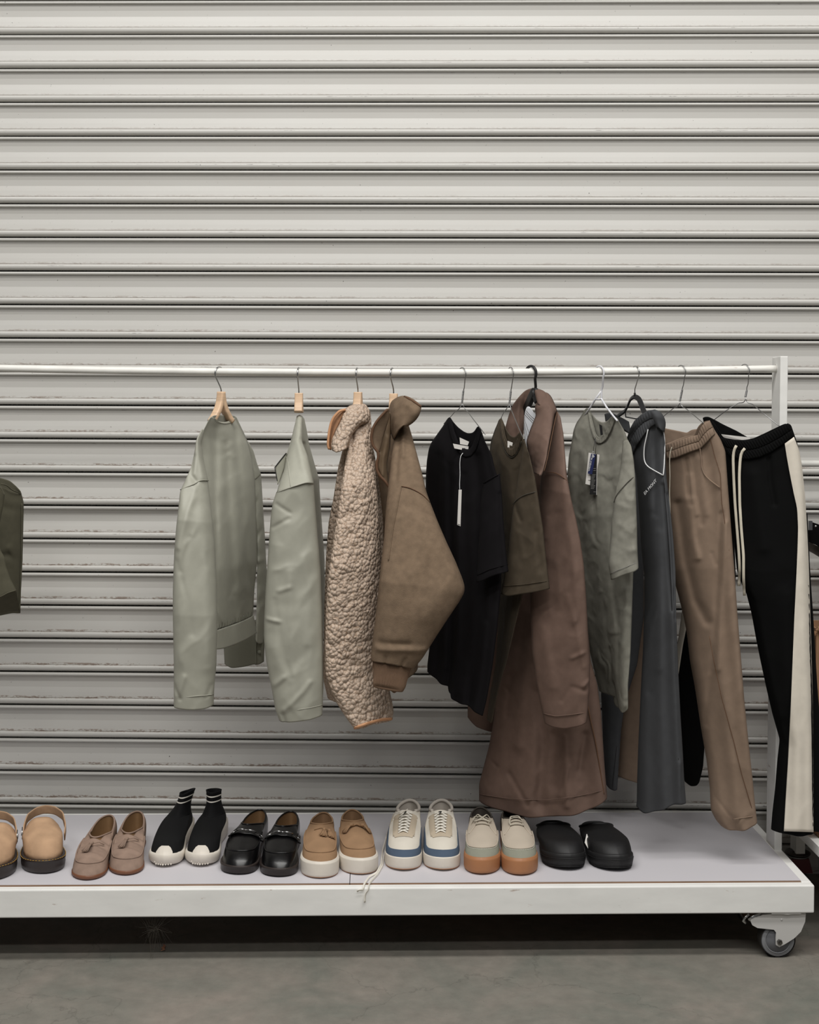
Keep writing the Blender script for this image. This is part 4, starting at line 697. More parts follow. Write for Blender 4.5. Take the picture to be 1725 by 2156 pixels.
P0, P1 = on(gI, [(1358, 1043), (1376, 1022)], .0045); text('lettering', 'EA MONT', .0122, M['white_ink'], P0, np.array(P1)-np.array(P0), (.15, 0, 1), gI.o)
gI2 = panel('far_leg', I_, M['charcoal'], [(1300, 950), (1345, 950)], [(1300, 950), (1288, 1150), (1272, 1350), (1266, 1460), (1270, 1560), (1274, 1648)], [(1345, 950), (1356, 1150), (1356, 1300), (1342, 1400), (1316, 1480), (1308, 1540), (1300, 1659)], [(1274, 1648), (1280, 1655), (1290, 1659), (1300, 1659)], .16, .13, .06, wr=(.002, 30, 112)); seam(gI2, [(1306, 1480), (1300, 1560), (1290, 1657)], M['ink'], 'side_seam', .0008)
# ---- J taupe trousers
wire_hanger(1434, (1437, 1432), (818, 852), (.5, -.85), [[(1428, 856, .003), (1418, 860, .02), (1410, 866, .04), (1395, 879, .07), (1385, 890, .09)], [(1437, 857, -.003), (1446, 861, -.02), (1460, 873, -.05), (1478, 888, -.09), (1488, 896, -.11)]], 'thin wire hanger above the taupe trousers')
J_ = garment('trousers', 'taupe trousers with elastic waist and cream drawcord, slanted pocket showing', 'trousers', 1440)
gJb = panel('waistband_back', J_, M['taupe'], [(1396, 901), (1420, 906), (1450, 912), (1457, 905), (1470, 903)], [(1396, 901), (1398, 935)], [(1470, 903), (1472, 925)], [(1398, 935), (1430, 935), (1472, 925)], .05, .0, .02, wr=(.001, 12, 5))
gJ = panel('near_leg', J_, M['taupe'], [(1401, 935), (1415, 932), (1435, 924), (1455, 918), (1470, 916), (1476, 898), (1485, 888), (1495, 885)], [(1401, 935), (1396, 970), (1402, 1050), (1409, 1150), (1414, 1200), (1425, 1240), (1438, 1290), (1446, 1330), (1453, 1390), (1464, 1450), (1476, 1530), (1488, 1600), (1495, 1660), (1497, 1705), (1507, 1725), (1518, 1738)],
      [(1495, 885), (1505, 905), (1518, 925), (1528, 950), (1533, 1020), (1540, 1110), (1547, 1200), (1553, 1290), (1560, 1380), (1567, 1470), (1576, 1560), (1585, 1640), (1590, 1690), (1594, 1727)], [(1518, 1738), (1530, 1741), (1550, 1740), (1570, 1736), (1594, 1727)], [-.02, -.03, -.08, -.12], [-.12, -.16, -.17, -.17], [.06, .09, .09, .07], pleat=(2, .004, 2.2),
      folds=[([(1440, 965), (1442, 1020), (1447, 1060)], 4, -.008), ([(1453, 960), (1456, 1030), (1470, 1100)], 5, -.005), ([(1447, 1000), (1460, 1080)], 5, .005), ([(1468, 965), (1480, 1080)], 6, .004), ([(1425, 1060), (1440, 1180), (1460, 1260), (1482, 1305)], 9, -.012), ([(1446, 1050), (1450, 1130), (1459, 1170)], 7, .01), ([(1512, 1080), (1500, 1250), (1492, 1400), (1480, 1520)], 6, -.006), ([(1520, 1100), (1508, 1250), (1500, 1400)], 7, .006), ([(1490, 1160), (1500, 1185)], 3, -.003), ([(1500, 1670), (1530, 1710)], 3, -.002)], wr=(.002, 40, 121))
strip_on(gJ, [(1402, 936), (1415, 933), (1435, 925), (1455, 919), (1470, 916), (1476, 899), (1485, 889), (1495, 886)], [(1403, 951), (1418, 948), (1436, 941), (1456, 934), (1472, 930), (1482, 915), (1492, 905), (1501, 900)], M['taupe'], 'waistband', .0025, rib=.0011, k=8)
strip_on(gJ, [(1403, 950), (1418, 948), (1436, 941), (1456, 934), (1472, 930), (1482, 915), (1492, 905), (1501, 900)], [(1405, 966), (1420, 965), (1438, 958), (1458, 950), (1476, 944), (1488, 932), (1498, 921), (1506, 914)], M['taupe'], 'waistband_lower', .002, rib=.0011, k=8)
seam(gJ, [(1474, 942), (1477, 965), (1478, 985), (1484, 1000), (1496, 1012), (1507, 1020), (1516, 1027)], M['taupe'], 'pocket_edge', .0018, .001); seam(gJ, [(1495, 920), (1505, 960), (1517, 998), (1520, 1060), (1530, 1120), (1543, 1210), (1548, 1260)], M['brown_pipe'], 'side_seam', .0007, 0)
seam(gJ, [(1494, 1340), (1503, 1390), (1520, 1470), (1545, 1560), (1562, 1630), (1580, 1690), (1588, 1716)], M['brown_pipe'], 'crease', .0008, .0); seam(gJ, [(1543, 1725), (1565, 1722), (1590, 1718)], M['taupe'], 'hem_seam', .0011)
seam(gJ, [(1416, 941), (1412, 948), (1410, 970), (1411, 1000), (1410, 1040), (1412, 1090)], M['cord'], 'drawcord', .0015, .004)
gJ2 = panel('far_leg', J_, M['taupe'], [(1380, 960), (1420, 960)], [(1380, 960), (1360, 1200), (1325, 1400), (1308, 1520), (1304, 1600), (1302, 1633)], [(1420, 960), (1420, 1200), (1390, 1400), (1370, 1520), (1362, 1600), (1358, 1648)], [(1302, 1633), (1325, 1639), (1345, 1645), (1358, 1648)], .215, .2, .05, wr=(.002, 30, 122))
# ---- K black track trousers with a cream stripe
wire_hanger(1568, (1573, 1570), (819, 838), (.5, -.85), [[(1568, 846, .0), (1565, 848, .003), (1556, 848, .01), (1530, 864, .02), (1504, 884, .04), (1494, 892, .05)], [(1573, 846, -.0), (1575, 849, -.003), (1584, 850, -.01), (1610, 872, -.05), (1640, 896, -.08), (1652, 905, -.1)]], 'thin wire hanger nearest the post, above the black striped trousers')
K_ = garment('trousers', 'black drawcord trousers with broad cream side stripe, hanging beside the post', 'trousers', 1572)
gKb = panel('waistband_back', K_, M['black_tr'], [(1480, 880), (1488, 876), (1500, 882), (1520, 893), (1545, 905), (1575, 921)], [(1480, 880), (1484, 900)], [(1575, 921), (1578, 935)], [(1484, 900), (1520, 920), (1578, 935)], .04, -.01, .02, wr=(.001, 12, 5))
gK = panel('near_leg', K_, M['black_tr'], [(1500, 887), (1510, 905), (1518, 921), (1540, 925), (1570, 927), (1590, 924), (1610, 915), (1640, 900), (1660, 890), (1668, 900)], [(1500, 887), (1515, 930), (1528, 980), (1536, 1060), (1546, 1140), (1552, 1200), (1562, 1228), (1572, 1248), (1583, 1290), (1592, 1340), (1602, 1390), (1615, 1450), (1628, 1505), (1643, 1557), (1638, 1600), (1633, 1660), (1627, 1710), (1624, 1746)],
      [(1668, 900), (1680, 935), (1688, 980), (1694, 1040), (1698, 1100), (1702, 1180), (1705, 1280), (1708, 1380), (1711, 1480), (1712, 1600), (1713, 1700), (1713, 1752)], [(1624, 1746), (1645, 1749), (1670, 1753), (1690, 1754), (1713, 1753)], [-.02, -.08, -.1, -.11], [-.12, -.13, -.14, -.14], [.04, .06, .06, .05], pleat=(2, .003, 1),
      folds=[([(1615, 965), (1617, 1010), (1625, 1060)], 5, -.006), ([(1580, 1000), (1600, 1150)], 14, .006), ([(1650, 1250), (1640, 1500)], 14, .005)], wr=(.0015, 50, 131))
strip_on(gK, [(1500, 888), (1510, 906), (1520, 922), (1542, 926), (1572, 928), (1592, 924), (1612, 915), (1640, 901), (1660, 891)], [(1512, 915), (1520, 932), (1530, 942), (1548, 946), (1575, 948), (1597, 944), (1618, 935), (1645, 920), (1667, 905)], M['black_tr'], 'waistband', .0025, rib=.0011, k=8)
strip_on(gK, [(1512, 915), (1520, 932), (1530, 942), (1548, 946), (1575, 948), (1597, 944), (1618, 935), (1645, 920), (1667, 905)], [(1522, 940), (1530, 953), (1540, 962), (1556, 966), (1578, 967), (1602, 962), (1624, 952), (1652, 934), (1672, 918)], M['black_tr'], 'waistband_lower', .002, rib=.0011, k=8)
strip_on(gK, [(1653, 934), (1657, 962), (1664, 1000), (1672, 1040), (1679, 1070), (1681, 1110), (1680, 1150), (1677, 1220), (1673, 1300), (1669, 1400), (1665, 1500), (1660, 1600), (1655, 1680), (1651, 1750)], [(1672, 920), (1684, 950), (1690, 990), (1695, 1040), (1699, 1100), (1703, 1180), (1706, 1280), (1709, 1380), (1711.5, 1480), (1712.5, 1600), (1713, 1700), (1713, 1752)], M['cream'], 'side_stripe', .0042, n=120, k=26)
gKr = panel('back_leg', K_, M['black_tr'], [(1690, 1080), (1700, 1080)], [(1690, 1080), (1695, 1300), (1700, 1500), (1705, 1748)], [(1700, 1080), (1706, 1200), (1713, 1300), (1722, 1450), (1735, 1600), (1742, 1749)], [(1705, 1748), (1720, 1749), (1742, 1749)], -.085, -.07, .02, wr=(.001, 40, 3))
gK2 = panel('far_leg', K_, M['black_tr'], [(1488, 905), (1530, 945)], [(1488, 905), (1475, 1080), (1450, 1220), (1432, 1330), (1424, 1400), (1425, 1500), (1431, 1580), (1442, 1645)], [(1530, 945), (1545, 1100), (1550, 1218), (1525, 1300), (1500, 1420), (1488, 1500), (1483, 1585), (1481, 1610), (1473, 1640)], [(1442, 1645), (1450, 1650), (1462, 1649), (1473, 1640)], [.05, .11], [.03, .09], .05, wr=(.0015, 40, 132), sm=2)
strip_on(gK2, [(1455, 1190), (1436, 1290), (1424, 1380), (1424, 1450)], [(1470, 1200), (1452, 1290), (1438, 1360), (1426, 1440)], M['cream'], 'side_stripe', .002, k=5)
card('hanger_card', [(1516, 914), (1580, 921), (1580, 931), (1521, 921)], [YR+.005, YR-.02, YR-.02, YR+.005], M['paper'], K_)
def cord_on(pts, g_, nm, parent, w_=.0036):
    P = on(g_, pts, .006, 40); o = MB().sweep(P, w_, .0014, n=10, up=(0, 1, 0)).build(nm, M['cord'], None); sub(o, parent); 
cord_on([(1551, 938), (1546, 946), (1544, 962), (1545, 1000), (1548, 1060), (1552, 1110), (1556, 1160), (1558, 1200), (1556, 1234)], gK, 'drawcord', gK.o)
cord_on([(1569, 944), (1562, 950), (1559, 966), (1557, 1000), (1558, 1060), (1561, 1110), (1566, 1170), (1566, 1220), (1568, 1254)], gK, 'drawcord', gK.o)
# ------------------------------------------------------------------ shoes
WT = ([0, .02, .06, .12, .22, .35, .48, .6, .7, .78, .86, .92, .965, .99, 1], [0, .34, .52, .65, .70, .71, .78, .91, .98, 1, .93, .77, .54, .29, 0])
class Shoe:
    """local frame: y from heel 0 to toe L, x to the right, z up. ray j runs round the sole outline, t from sole edge to collar"""
    def __init__(s, L=.28, W=.1, z0=.02, s0=.015, sth=.42, Wr=.052, hb=.085, hs=.06, ht=.075, box=.042, N=72, bend=.006, spring=.006, toe_sq=0, bulge=.004, heelup=0, ins=.9, tp=.5):
        s.__dict__.update(locals()); del s.__dict__['s']
    def cx(s, q): return s.bend*math.sin(PI*min(1, q)*1.0)*(1 if q < 2 else 0)-s.bend*.6*q
    def hw(s, q):
        w_ = float(np.interp(q, *WT))
        if s.toe_sq and q > .78: w_ = w_*(1-s.toe_sq)+s.toe_sq*max(0, 1-((q-.78)/.22)**4)**.5
        return w_*s.W/2
    def qj(s, j):
        h = s.N//2; k = j % s.N; side = 1 if k <= h else -1; k2 = k if k <= h else s.N-k
        return (1-math.cos(PI*k2/h))/2, side
    def zs(s, q): return s.spring*max(0, (q-.72)/.28)**2
    def base(s, j, k=1.0, dz=0):
        q, sd = s.qj(j); y = q*s.L; c = s.cx(q)
        yy = s.L/2+(y-s.L/2)*(1+(k-1)*s.W/s.L)
        return Vector((c+sd*s.hw(q)*k, yy, s.z0+s.zs(q)+dz))
    def rim(s, j):
        q, sd = s.qj(j); qq = s.s0+(s.sth-s.s0)*q
        w_ = s.Wr/2*math.sin(PI*min(max(q, 0), 1))**s.tp*(1-.12*q) if 0 < q < 1 else 0
        z = float(np.interp(q, [0, .15, .5, .8, 1], [s.hb, s.hb-.004, s.hs, (s.hs+s.ht)/2+.002, s.ht]))
        return Vector((s.cx(qq)+sd*w_, qq*s.L, s.z0+z))
    def P(s, j, t):
        B = s.base(j, s.ins); Rm = s.rim(j); q, sd = s.qj(j)
        tau = min(1, max(0, (q-.45)/.4)); tau = tau*tau*(3-2*tau)
        h = (1-tau)*t**1.7+tau*(t**1.1)
        zz = s.box/(Rm.z-B.z+1e-6)
        up = (1-tau)*math.sin(t*PI/2)**.8+tau*(zz*math.sin(min(1, t/.34)*PI/2)**.8+(1-zz)*max(0, (t-.15)/.85)**1.15)
        X = B.lerp(Rm, h); X.z = B.z+(Rm.z-B.z)*up
        o = Vector((B.x-s.cx(q), (B.y-s.L*.5)*.35, 0))
        if o.length > 0: o.normalize(); X += o*(s.bulge*math.sin(PI*min(1, t*1.1))*(1-.3*tau))
        return X
    def upper(s, t0=0, t1=1, nt=18, js=None, off=0):
        js = list(range(s.N)) if js is None else js; closed = len(js) == s.N; V = []; Fc = []
        T0 = t0 if callable(t0) else (lambda j: t0); T1 = t1 if callable(t1) else (lambda j: t1)
        for j in js:
            for i in range(nt):
                t = T0(j)+(T1(j)-T0(j))*i/(nt-1); p = s.P(j, t)
                if off:
                    e = .01; a = s.P(j, min(1, t+e))-s.P(j, max(0, t-e)); b = s.P(j+1, t)-s.P(j-1, t); n_ = b.cross(a)
                    if n_.length > 1e-9: p = p+n_.normalized()*off
                V.append(p)
        m_ = len(js)
        for a in range(m_ if closed else m_-1):
            b = (a+1) % m_
            for i in range(nt-1): Fc.append((a*nt+i, b*nt+i, b*nt+i+1, a*nt+i+1))
        return V, Fc
    def line(s, f, js, off=.001): 
        return [tuple(s.upper(f(j) if callable(f) else f, f(j) if callable(f) else f, 2, [j], off)[0][0]) for j in js]
    def sole(s, layers):
        """layers: (k, z or None for top edge)"""
        V = []; Fc = []; n = s.N
        for k, z in layers:
            for j in range(n):
                p = s.base(j, k); q, _ = s.qj(j); zz = s.z0 if z is None else z
                V.append((p.x, p.y, zz+s.zs(q)*(1 if zz > .001 else .9)))
        for a in range(len(layers)-1):
            for j in range(n): Fc.append((a*n+j, a*n+(j+1) % n, (a+1)*n+(j+1) % n, (a+1)*n+j))
        Fc += [tuple(range(n))[::-1], tuple((len(layers)-1)*n+j for j in range(n))]
        return V, Fc
    def lining(s):
        V = []; Fc = []; n = s.N
        for i in range(6):
            t = i/5
            for j in range(n):
                r = s.rim(j); q, sd = s.qj(j); c = Vector((s.cx(s.s0+(s.sth-s.s0)*q), r.y, r.z)); r2 = r.lerp(c, .06); y_ = s.L*(.02+q*.62)
                b = Vector((s.cx(y_/s.L)+sd*s.hw(min(1, y_/s.L))*.8*math.sin(PI*q)**.35 if 0 < q < 1 else s.cx(y_/s.L), y_, s.z0+.004))
                p = r2.lerp(b, t**1.2); p.z = r2.z+(b.z-r2.z)*t**.8
                if t < .1: p = r2
                V.append(p)
        for i in range(5):
            for j in range(n): Fc.append((i*n+j, (i+1)*n+j, (i+1)*n+(j+1) % n, i*n+(j+1) % n))
        Fc.append(tuple(5*n+j for j in range(n)))
        return V, Fc
def top_z(S_, x, y, lift=.002):
    """point on top of the vamp above local x, y"""
    if not hasattr(S_, 'cache'): V, _ = S_.upper(.03, 1, 40); S_.cache = np.array([tuple(v) for v in V])
    A_ = S_.cache; d = (A_[:, 0]-x)**2+(A_[:, 1]-y)**2; k = np.argpartition(d, 5)[:5]; w_ = 1/(d[k]+1e-7)
    return (x, y, float((A_[k, 2]*w_).sum()/w_.sum())+lift)
def solid(o, th=.002, off=-1):
    s_ = o.modifiers.new('solidify', 'SOLIDIFY'); s_.thickness = th; s_.offset = off; return o
def sm2(o, n=1):
    s_ = o.modifiers.new('subdivision', 'SUBSURF'); s_.levels = n; s_.render_levels = n; return o
def place(t, toe, heelx, L, mirror=False):
    """stand the shoe on the shelf: toe tip under the pixel toe, heel under the pixel column heelx"""
    zt_ = ZT+.0036; T = UZ(toe[0], toe[1], zt_); best = None
    for a in np.linspace(-.9, .9, 721):
        hx, hy = T[0]+L*math.sin(a), T[1]+L*math.cos(a); e = abs(pxof((hx, hy, zt_))[0]-heelx)
        if best is None or e < best[0]: best = (e, a, hx, hy)
    _, a, hx, hy = best; t.location = (hx, hy, zt_); t.rotation_euler = (0, 0, PI-a)
    if mirror: t.scale = (-1, 1, 1)
    LOCS[t.name] = Vector(t.location)
def copy_shoe(root, label):
    r = root.copy(); C.objects.link(r); r['label'] = label
    for ch in list(root.children):
        c = ch.copy(); C.objects.link(c); c.parent = r
        for g_ in list(ch.children): d = g_.copy(); C.objects.link(d); d.parent = c
    return r
def part(nm, VF, m, par, smooth=True): return mesh(nm, VF[0], VF[1], m, par, smooth, True)
def tassel(parent, S_, x, y, dirx, diry, ln=.022, name='tassel', m=None, knot=True):
    mb = MB(); p = Vector(top_z(S_, x, y, .0065)); d = Vector((dirx, diry, 0)).normalized()
    if knot: mb.lathe([(.0001, -.003), (.003, -.002), (.0042, .001), (.0045, .004), (.0038, .007), (.0042, .008), (.0001, .009)], p, d, 14)
    sd = Vector((-d.y, d.x, 0))
    for k in range(11):
        a = (k-5)/5; e1 = p+d*.007+sd*(a*.0028)+Vector((0, 0, .0012*math.cos(k*2.4))); q = p+d*(ln*1.15-.002*abs(a))+sd*(a*.0085); e2 = Vector(top_z(S_, q.x, q.y, .0045+.0014*math.cos(k*2.4)))
        mb.sweep([e1, e1.lerp(e2, .5)+Vector((0, 0, .0015)), e2], .0014, .0010, n=6)
    return mb.build(name, m, parent, True, True)
def leather(n, c, r=.45, var=.06, wr=.0002, spec=.5): return mat(n, c, r, spec=spec, var=(30, var, (1, 1, 1)), bump=[('noise', 60, wr*2), ('noise', 900, .00008)])
M['suede_t'] = leather('tan_suede', (182, 149, 119), .95, .12, .0005, .15); M['suede_g'] = leather('taupe_suede', (146, 124, 110), .95, .14, .0006, .15)
M['suede_c'] = leather('camel_suede', (150, 120, 92), .95, .08, .0003, .15); M['suede_s'] = leather('sage_suede', (140, 140, 126), .95, .06, .0003, .15)
M['blk_lea'] = leather('black_leather', (11, 10, 11), .27, .1, .0002); M['eva'] = leather('black_foam', (15, 14, 15), .58, .03, .0002)
M['gum'] = leather('gum_rubber', (166, 114, 76), .55, .04); M['white_sole'] = leather('offwhite_rubber', (216, 208, 196), .5, .03); M['white_lea'] = leather('white_leather', (214, 207, 194), .5, .03)
M['lining_t'] = leather('tan_lining', (132, 102, 70), .6); M['lining_d'] = leather('dark_lining', (60, 54, 47), .8); M['lining_w'] = leather('grey_lining', (186, 178, 168), .9)
M['blue_s'] = leather('blue_suede', (78, 91, 108), .95, .08, .0003, .15); M['beige_s'] = leather('beige_suede', (186, 172, 152), .95, .06, .0003, .15)
M['canvas'] = leather('stone_canvas', (184, 172, 156), .9, .03); M['knit'] = fabric('black_knit', (14, 14, 15), wr=.0001, fine=.0004, fs=700); M['dk_sole'] = leather('dark_rubber', (44, 36, 33), .4)
M['lace'] = fabric('white_lace', (236, 231, 220), wr=.0001); M['lace_g'] = fabric('stone_lace', (182, 174, 158), wr=.0001); M['yel'] = mat('yellow_thread', (196, 150, 60), .6); M['foot'] = leather('cork_footbed', (90, 70, 54), .8)
M['brn_sole'] = leather('brown_leather_sole', (118, 76, 52), .5)
# --- suede sling-back clogs
Sc = Shoe(L=.285, W=.102, z0=.030, s0=.02, sth=.46, Wr=.092, hb=.004, hs=.012, ht=.064, box=.034, spring=.004, bend=.010, bulge=.007, tp=.33)
def build_sling(label):
    t = thing('sling_clog', label, 'shoe', (0, 0, 0), 0, 'pair of tan suede sling-back clogs'); S_ = Sc
    part('sole', S_.sole([(.96, 0), (1.0, .003), (1.03, .012), (1.02, .024), (1.05, .0255), (1.05, .0295), (1.0, .031)]), M['dk_sole'], t)
    js = [j for j in range(72) if S_.qj(j)[0] > .33]
    solid(part('vamp', S_.upper(0, lambda j: 1 if S_.qj(j)[0] > .7 else .55+.45*max(0, (S_.qj(j)[0]-.33)/.37)**.7, 20, js), M['suede_t'], t), .003)
    part('footbed', ([tuple(S_.base(j, .88, .002)) for j in range(72)], [tuple(range(72))]), M['foot'], t, False)
    w_ = MB()
    for j in range(0, 72, 1):
        a, b = S_.base(j, 1.045, .0004), S_.base(j+.55 if False else j+1, 1.045, .0004); a2 = a.lerp(b, .2); b2 = a.lerp(b, .8); w_.sweep([a2+Vector((0, 0, .0003)), b2+Vector((0, 0, .0003))], .0008, .0005, n=6)
    w_.build('welt_stitching', M['yel'], t, True, True)
    P = smooth_pts([(-.048, .150, .046), (-.051, .115, .058), (-.044, .060, .072), (-.024, .022, .076), (0, .008, .077), (.024, .022, .076), (.044, .060, .072), (.051, .110, .062), (.051, .145, .052)], 50, 2)
    st = MB().sweep(P, .0017, .0115, n=12, up=(0, 0, 1), sq=True).build('heel_strap', M['suede_t'], t, True, True)
    bk = MB().sweep([(.0535, .128, .052), (.0535, .150, .048), (.0535, .156, .066), (.0535, .134, .072)], .0012, n=8, up=(1, 0, 0), closed=True).sweep([(.0545, .130, .061), (.0555, .155, .058)], .0009, n=6).build('buckle', M['gun'], st, True, True)
    return t
a = build_sling('tan suede sling-back clog with black yellow-stitched sole, fully in view'); place(a, (92, 1842), 96, .285)
b = copy_shoe(a, 'tan suede sling-back clog cut off by the left edge of the photo'); place(b, (-17, 1857), -6, .285, True)
# --- taupe suede tassel loafers, soft and slightly crushed
Sl = Shoe(L=.272, W=.086, z0=.008, s0=.01, sth=.50, Wr=.056, hb=.066, hs=.046, ht=.052, box=.021, spring=.003, bend=.008, bulge=.005, ins=.96)
def loafer_base(name, label, grp, S_, mu, ml, ms, layers, apron=.46, apm=None, jr=(18, 54)):
    t = thing(name, label, 'shoe', (0, 0, 0), 0, grp)
    so = part('sole', S_.sole(layers), ms, t)
    u_ = part('upper', S_.upper(0, 1, 24), mu, t); sm2(u_)
    li = part('lining', S_.lining(), ml, t)
    tube('topline', [tuple(S_.rim(j)) for j in range(S_.N)], .0022, mu, t, True, n=8, closed=True)
    f = lambda j: apron+.38*max(0, (.9-S_.qj(j)[0])/.4)
    tube('apron_seam', smooth_pts(S_.line(f, range(*jr), .0006), 80, 1), .0017, apm or mu, t, True, n=8)
    return t, u_
def build_soft(label):
    t, u_ = loafer_base('suede_loafer', label, 'pair of taupe suede loafers', Sl, M['suede_g'], M['lining_t'], M['brn_sole'], [(.95, 0), (1.0, .002), (1.0, .0065), (.97, .009)], .24)
    # creases where the vamp has been pressed down
    for v in u_.data.vertices:
        x, y, z = v.co
        if z > .03 and y > .12: v.co.z -= .004*(1+math.sin(y*210+x*60))*min(1, (z-.03)/.02)*(1 if y < .2 else .4)
    tassel(t, Sl, .004, .172, .45, 1, .028, m=M['suede_g'])
    tube('tassel_cord', [top_z(Sl, -.022, .158), top_z(Sl, -.01, .160, .004), top_z(Sl, .003, .171, .005)], .0012, M['suede_g'], t, True)
    return t
a = build_soft('taupe suede tassel loafer standing upright, right one of its pair'); place(a, (261, 1845), 290, .272)
b = copy_shoe(a, 'taupe suede tassel loafer with squashed front, left one of its pair'); place(b, (178, 1854), 231, .268)
# --- sock trainers
Sk = Shoe(L=.282, W=.085, z0=.021, s0=.05, sth=.38, Wr=.060, hb=.046, hs=.045, ht=.048, box=.020, spring=.010, bend=.008, bulge=.004, ins=.94)
def build_sock(label, lean=.0):
    t = thing('sock_trainer', label, 'shoe', (0, 0, 0), 0, 'pair of black sock trainers'); S_ = Sk
    V, Fc = S_.sole([(.88, 0), (.96, .003), (1.03, .009), (1.05, .016), (1.03, .022), (.96, .026)])
    V = [(x*(1+.10*max(0, 1-y/.12)), y-.012*max(0, 1-y/.1)*min(1, z/.02), z+.018*max(0, 1-y/.16)*(z > .012)) for x, y, z in V]
    so = part('sole', (V, Fc), M['white_sole'], t)
    nub = MB()
    for a_ in range(-3, 4):
        for b_ in range(4):
            x_, y_ = a_*.006+(b_ % 2)*.003, .279-.0035*abs(a_)*.6+b_*.0012; nub.lathe([(.0026, 0), (.002, .001), (.0001, .0014)], (x_-.003, y_+.0012-b_*.0026, .009+b_*.0045), (0, 1, .25), 6)
    sub(nub.build('toe_texture', M['white_sole'], None), so); 
    V2 = [tuple(p) for p in S_.upper(0, .5, 6, [j for j in range(72) if 33 <= j <= 39], .002)[0]]
    part('toe_cap', S_.upper(0, lambda j: (.17 if abs(j-36) <= 2 else .13 if abs(j-36) == 3 else .05), 8, list(range(32, 41)), .0018), M['white_sole'], t)
    u_ = part('knit_upper', S_.upper(0, 1, 24), M['knit'], t); sm2(u_)
    n = 48; rows = []; R0 = [S_.rim(j) for j in range(72)]
    for i in range(16):
        f = i/15; z = S_.z0+.045+f*.053; r_ = []
        for j in range(72):
            p = R0[j]; c = Vector((S_.cx(.15), .056, 0)); k_ = 1-.36*math.sin(min(1, f*1.6)*PI/2)+.06*max(0, f-.85)/.15
            q_ = Vector((c.x+(p.x-c.x)*k_*(1 if f < .8 else 1.0), c.y+(p.y-c.y)*k_+(.012-.022*lean)*f*0-.010*f, z if i else p.z))
            q_.z += (.008*f+.014*max(0, f-.7))*math.sin((q_.y-c.y)/.05*1.2+1)*.6+lean*.25*q_.x*f
            q_.x += lean*.02*f; r_.append(q_)
        rows.append(r_)
    V = [p for r_ in rows for p in r_]; Fc = [(i*72+j, i*72+(j+1) % 72, (i+1)*72+(j+1) % 72, (i+1)*72+j) for i in range(15) for j in range(72)]
    an = part('ankle_sock', (V, Fc), M['knit'], t); solid(an, .0022)
    for i0 in (9, 12):
        Vs = []
        for f in (0, .5, 1):
            for j in range(72):
                a_ = rows[i0][j].lerp(rows[i0+1][j], f*.75); c = Vector((S_.cx(.15), .05, a_.z)); Vs.append(a_+(a_-c).normalized()*.0011)
        o = part('stripe', (Vs, [(i*72+j, i*72+(j+1) % 72, (i+1)*72+(j+1) % 72, (i+1)*72+j) for i in range(2) for j in range(72)]), M['lace'], an); o.matrix_parent_inverse = Matrix.Identity(4)
    return t
a = build_sock('black sock trainer with white sole, its cuff leaning to one side, left of pair', -.9); place(a, (340, 1829), 392, .282)
b = build_sock('black sock trainer with white sole and upright open cuff, right of pair', .1); place(b, (418, 1828), 462, .282)
# --- black horsebit loafers
Sb = Shoe(L=.288, W=.094, z0=.016, s0=.01, sth=.46, Wr=.058, hb=.056, hs=.042, ht=.058, box=.027, spring=.004, bend=.008, toe_sq=.45, bulge=.004, ins=.93)
def build_bit(label):
    t, u_ = loafer_base('horsebit_loafer', label, 'pair of black leather horsebit loafers', Sb, M['blk_lea'], M['lining_t'], M['dk_sole'], [(.95, 0), (1.0, .001), (1.0, .013), (1.02, .0135), (1.02, .017), (.98, .018)], .25)
    y_ = .172; P = [top_z(Sb, x, y_-abs(x)*.35, .004) for x in np.linspace(-.031, .031, 11)]
    ad = MB().sweep([top_z(Sb, x, y_-.0-abs(x)*.35, .0015) for x in np.linspace(-.04, .04, 17)], .0135, .0018, n=12, up=(0, 0, 1), sq=True).build('saddle_strap', M['blk_lea'], t, True, True)
    P = [(x_, y2_, z_+.003) for x_, y2_, z_ in P]; bit = MB().sweep(P[1:5], .0023, n=10).sweep(P[6:10], .0023, n=10).sweep(P[4:7], .0013, n=8)
    for s_ in (-1, 1):
        c = Vector(top_z(Sb, s_*.034, y_-.013, .005)); bit.sweep([c+Vector((math.cos(a_)*.006, math.sin(a_)*.0085, math.sin(a_)*.001-s_*math.cos(a_)*.004)) for a_ in np.linspace(0, 2*PI, 15)[:-1]], .0013, n=8, closed=True)
    bit.build('metal_bit', M['chrome'], t, True, True)
    return t
a = build_bit('black leather horsebit loafer, left one of its pair beside the sock trainers'); place(a, (494, 1843), 549, .288)
b = copy_shoe(a, 'black leather horsebit loafer, right one of its pair beside the camel loafers'); place(b, (582, 1848), 613, .288)
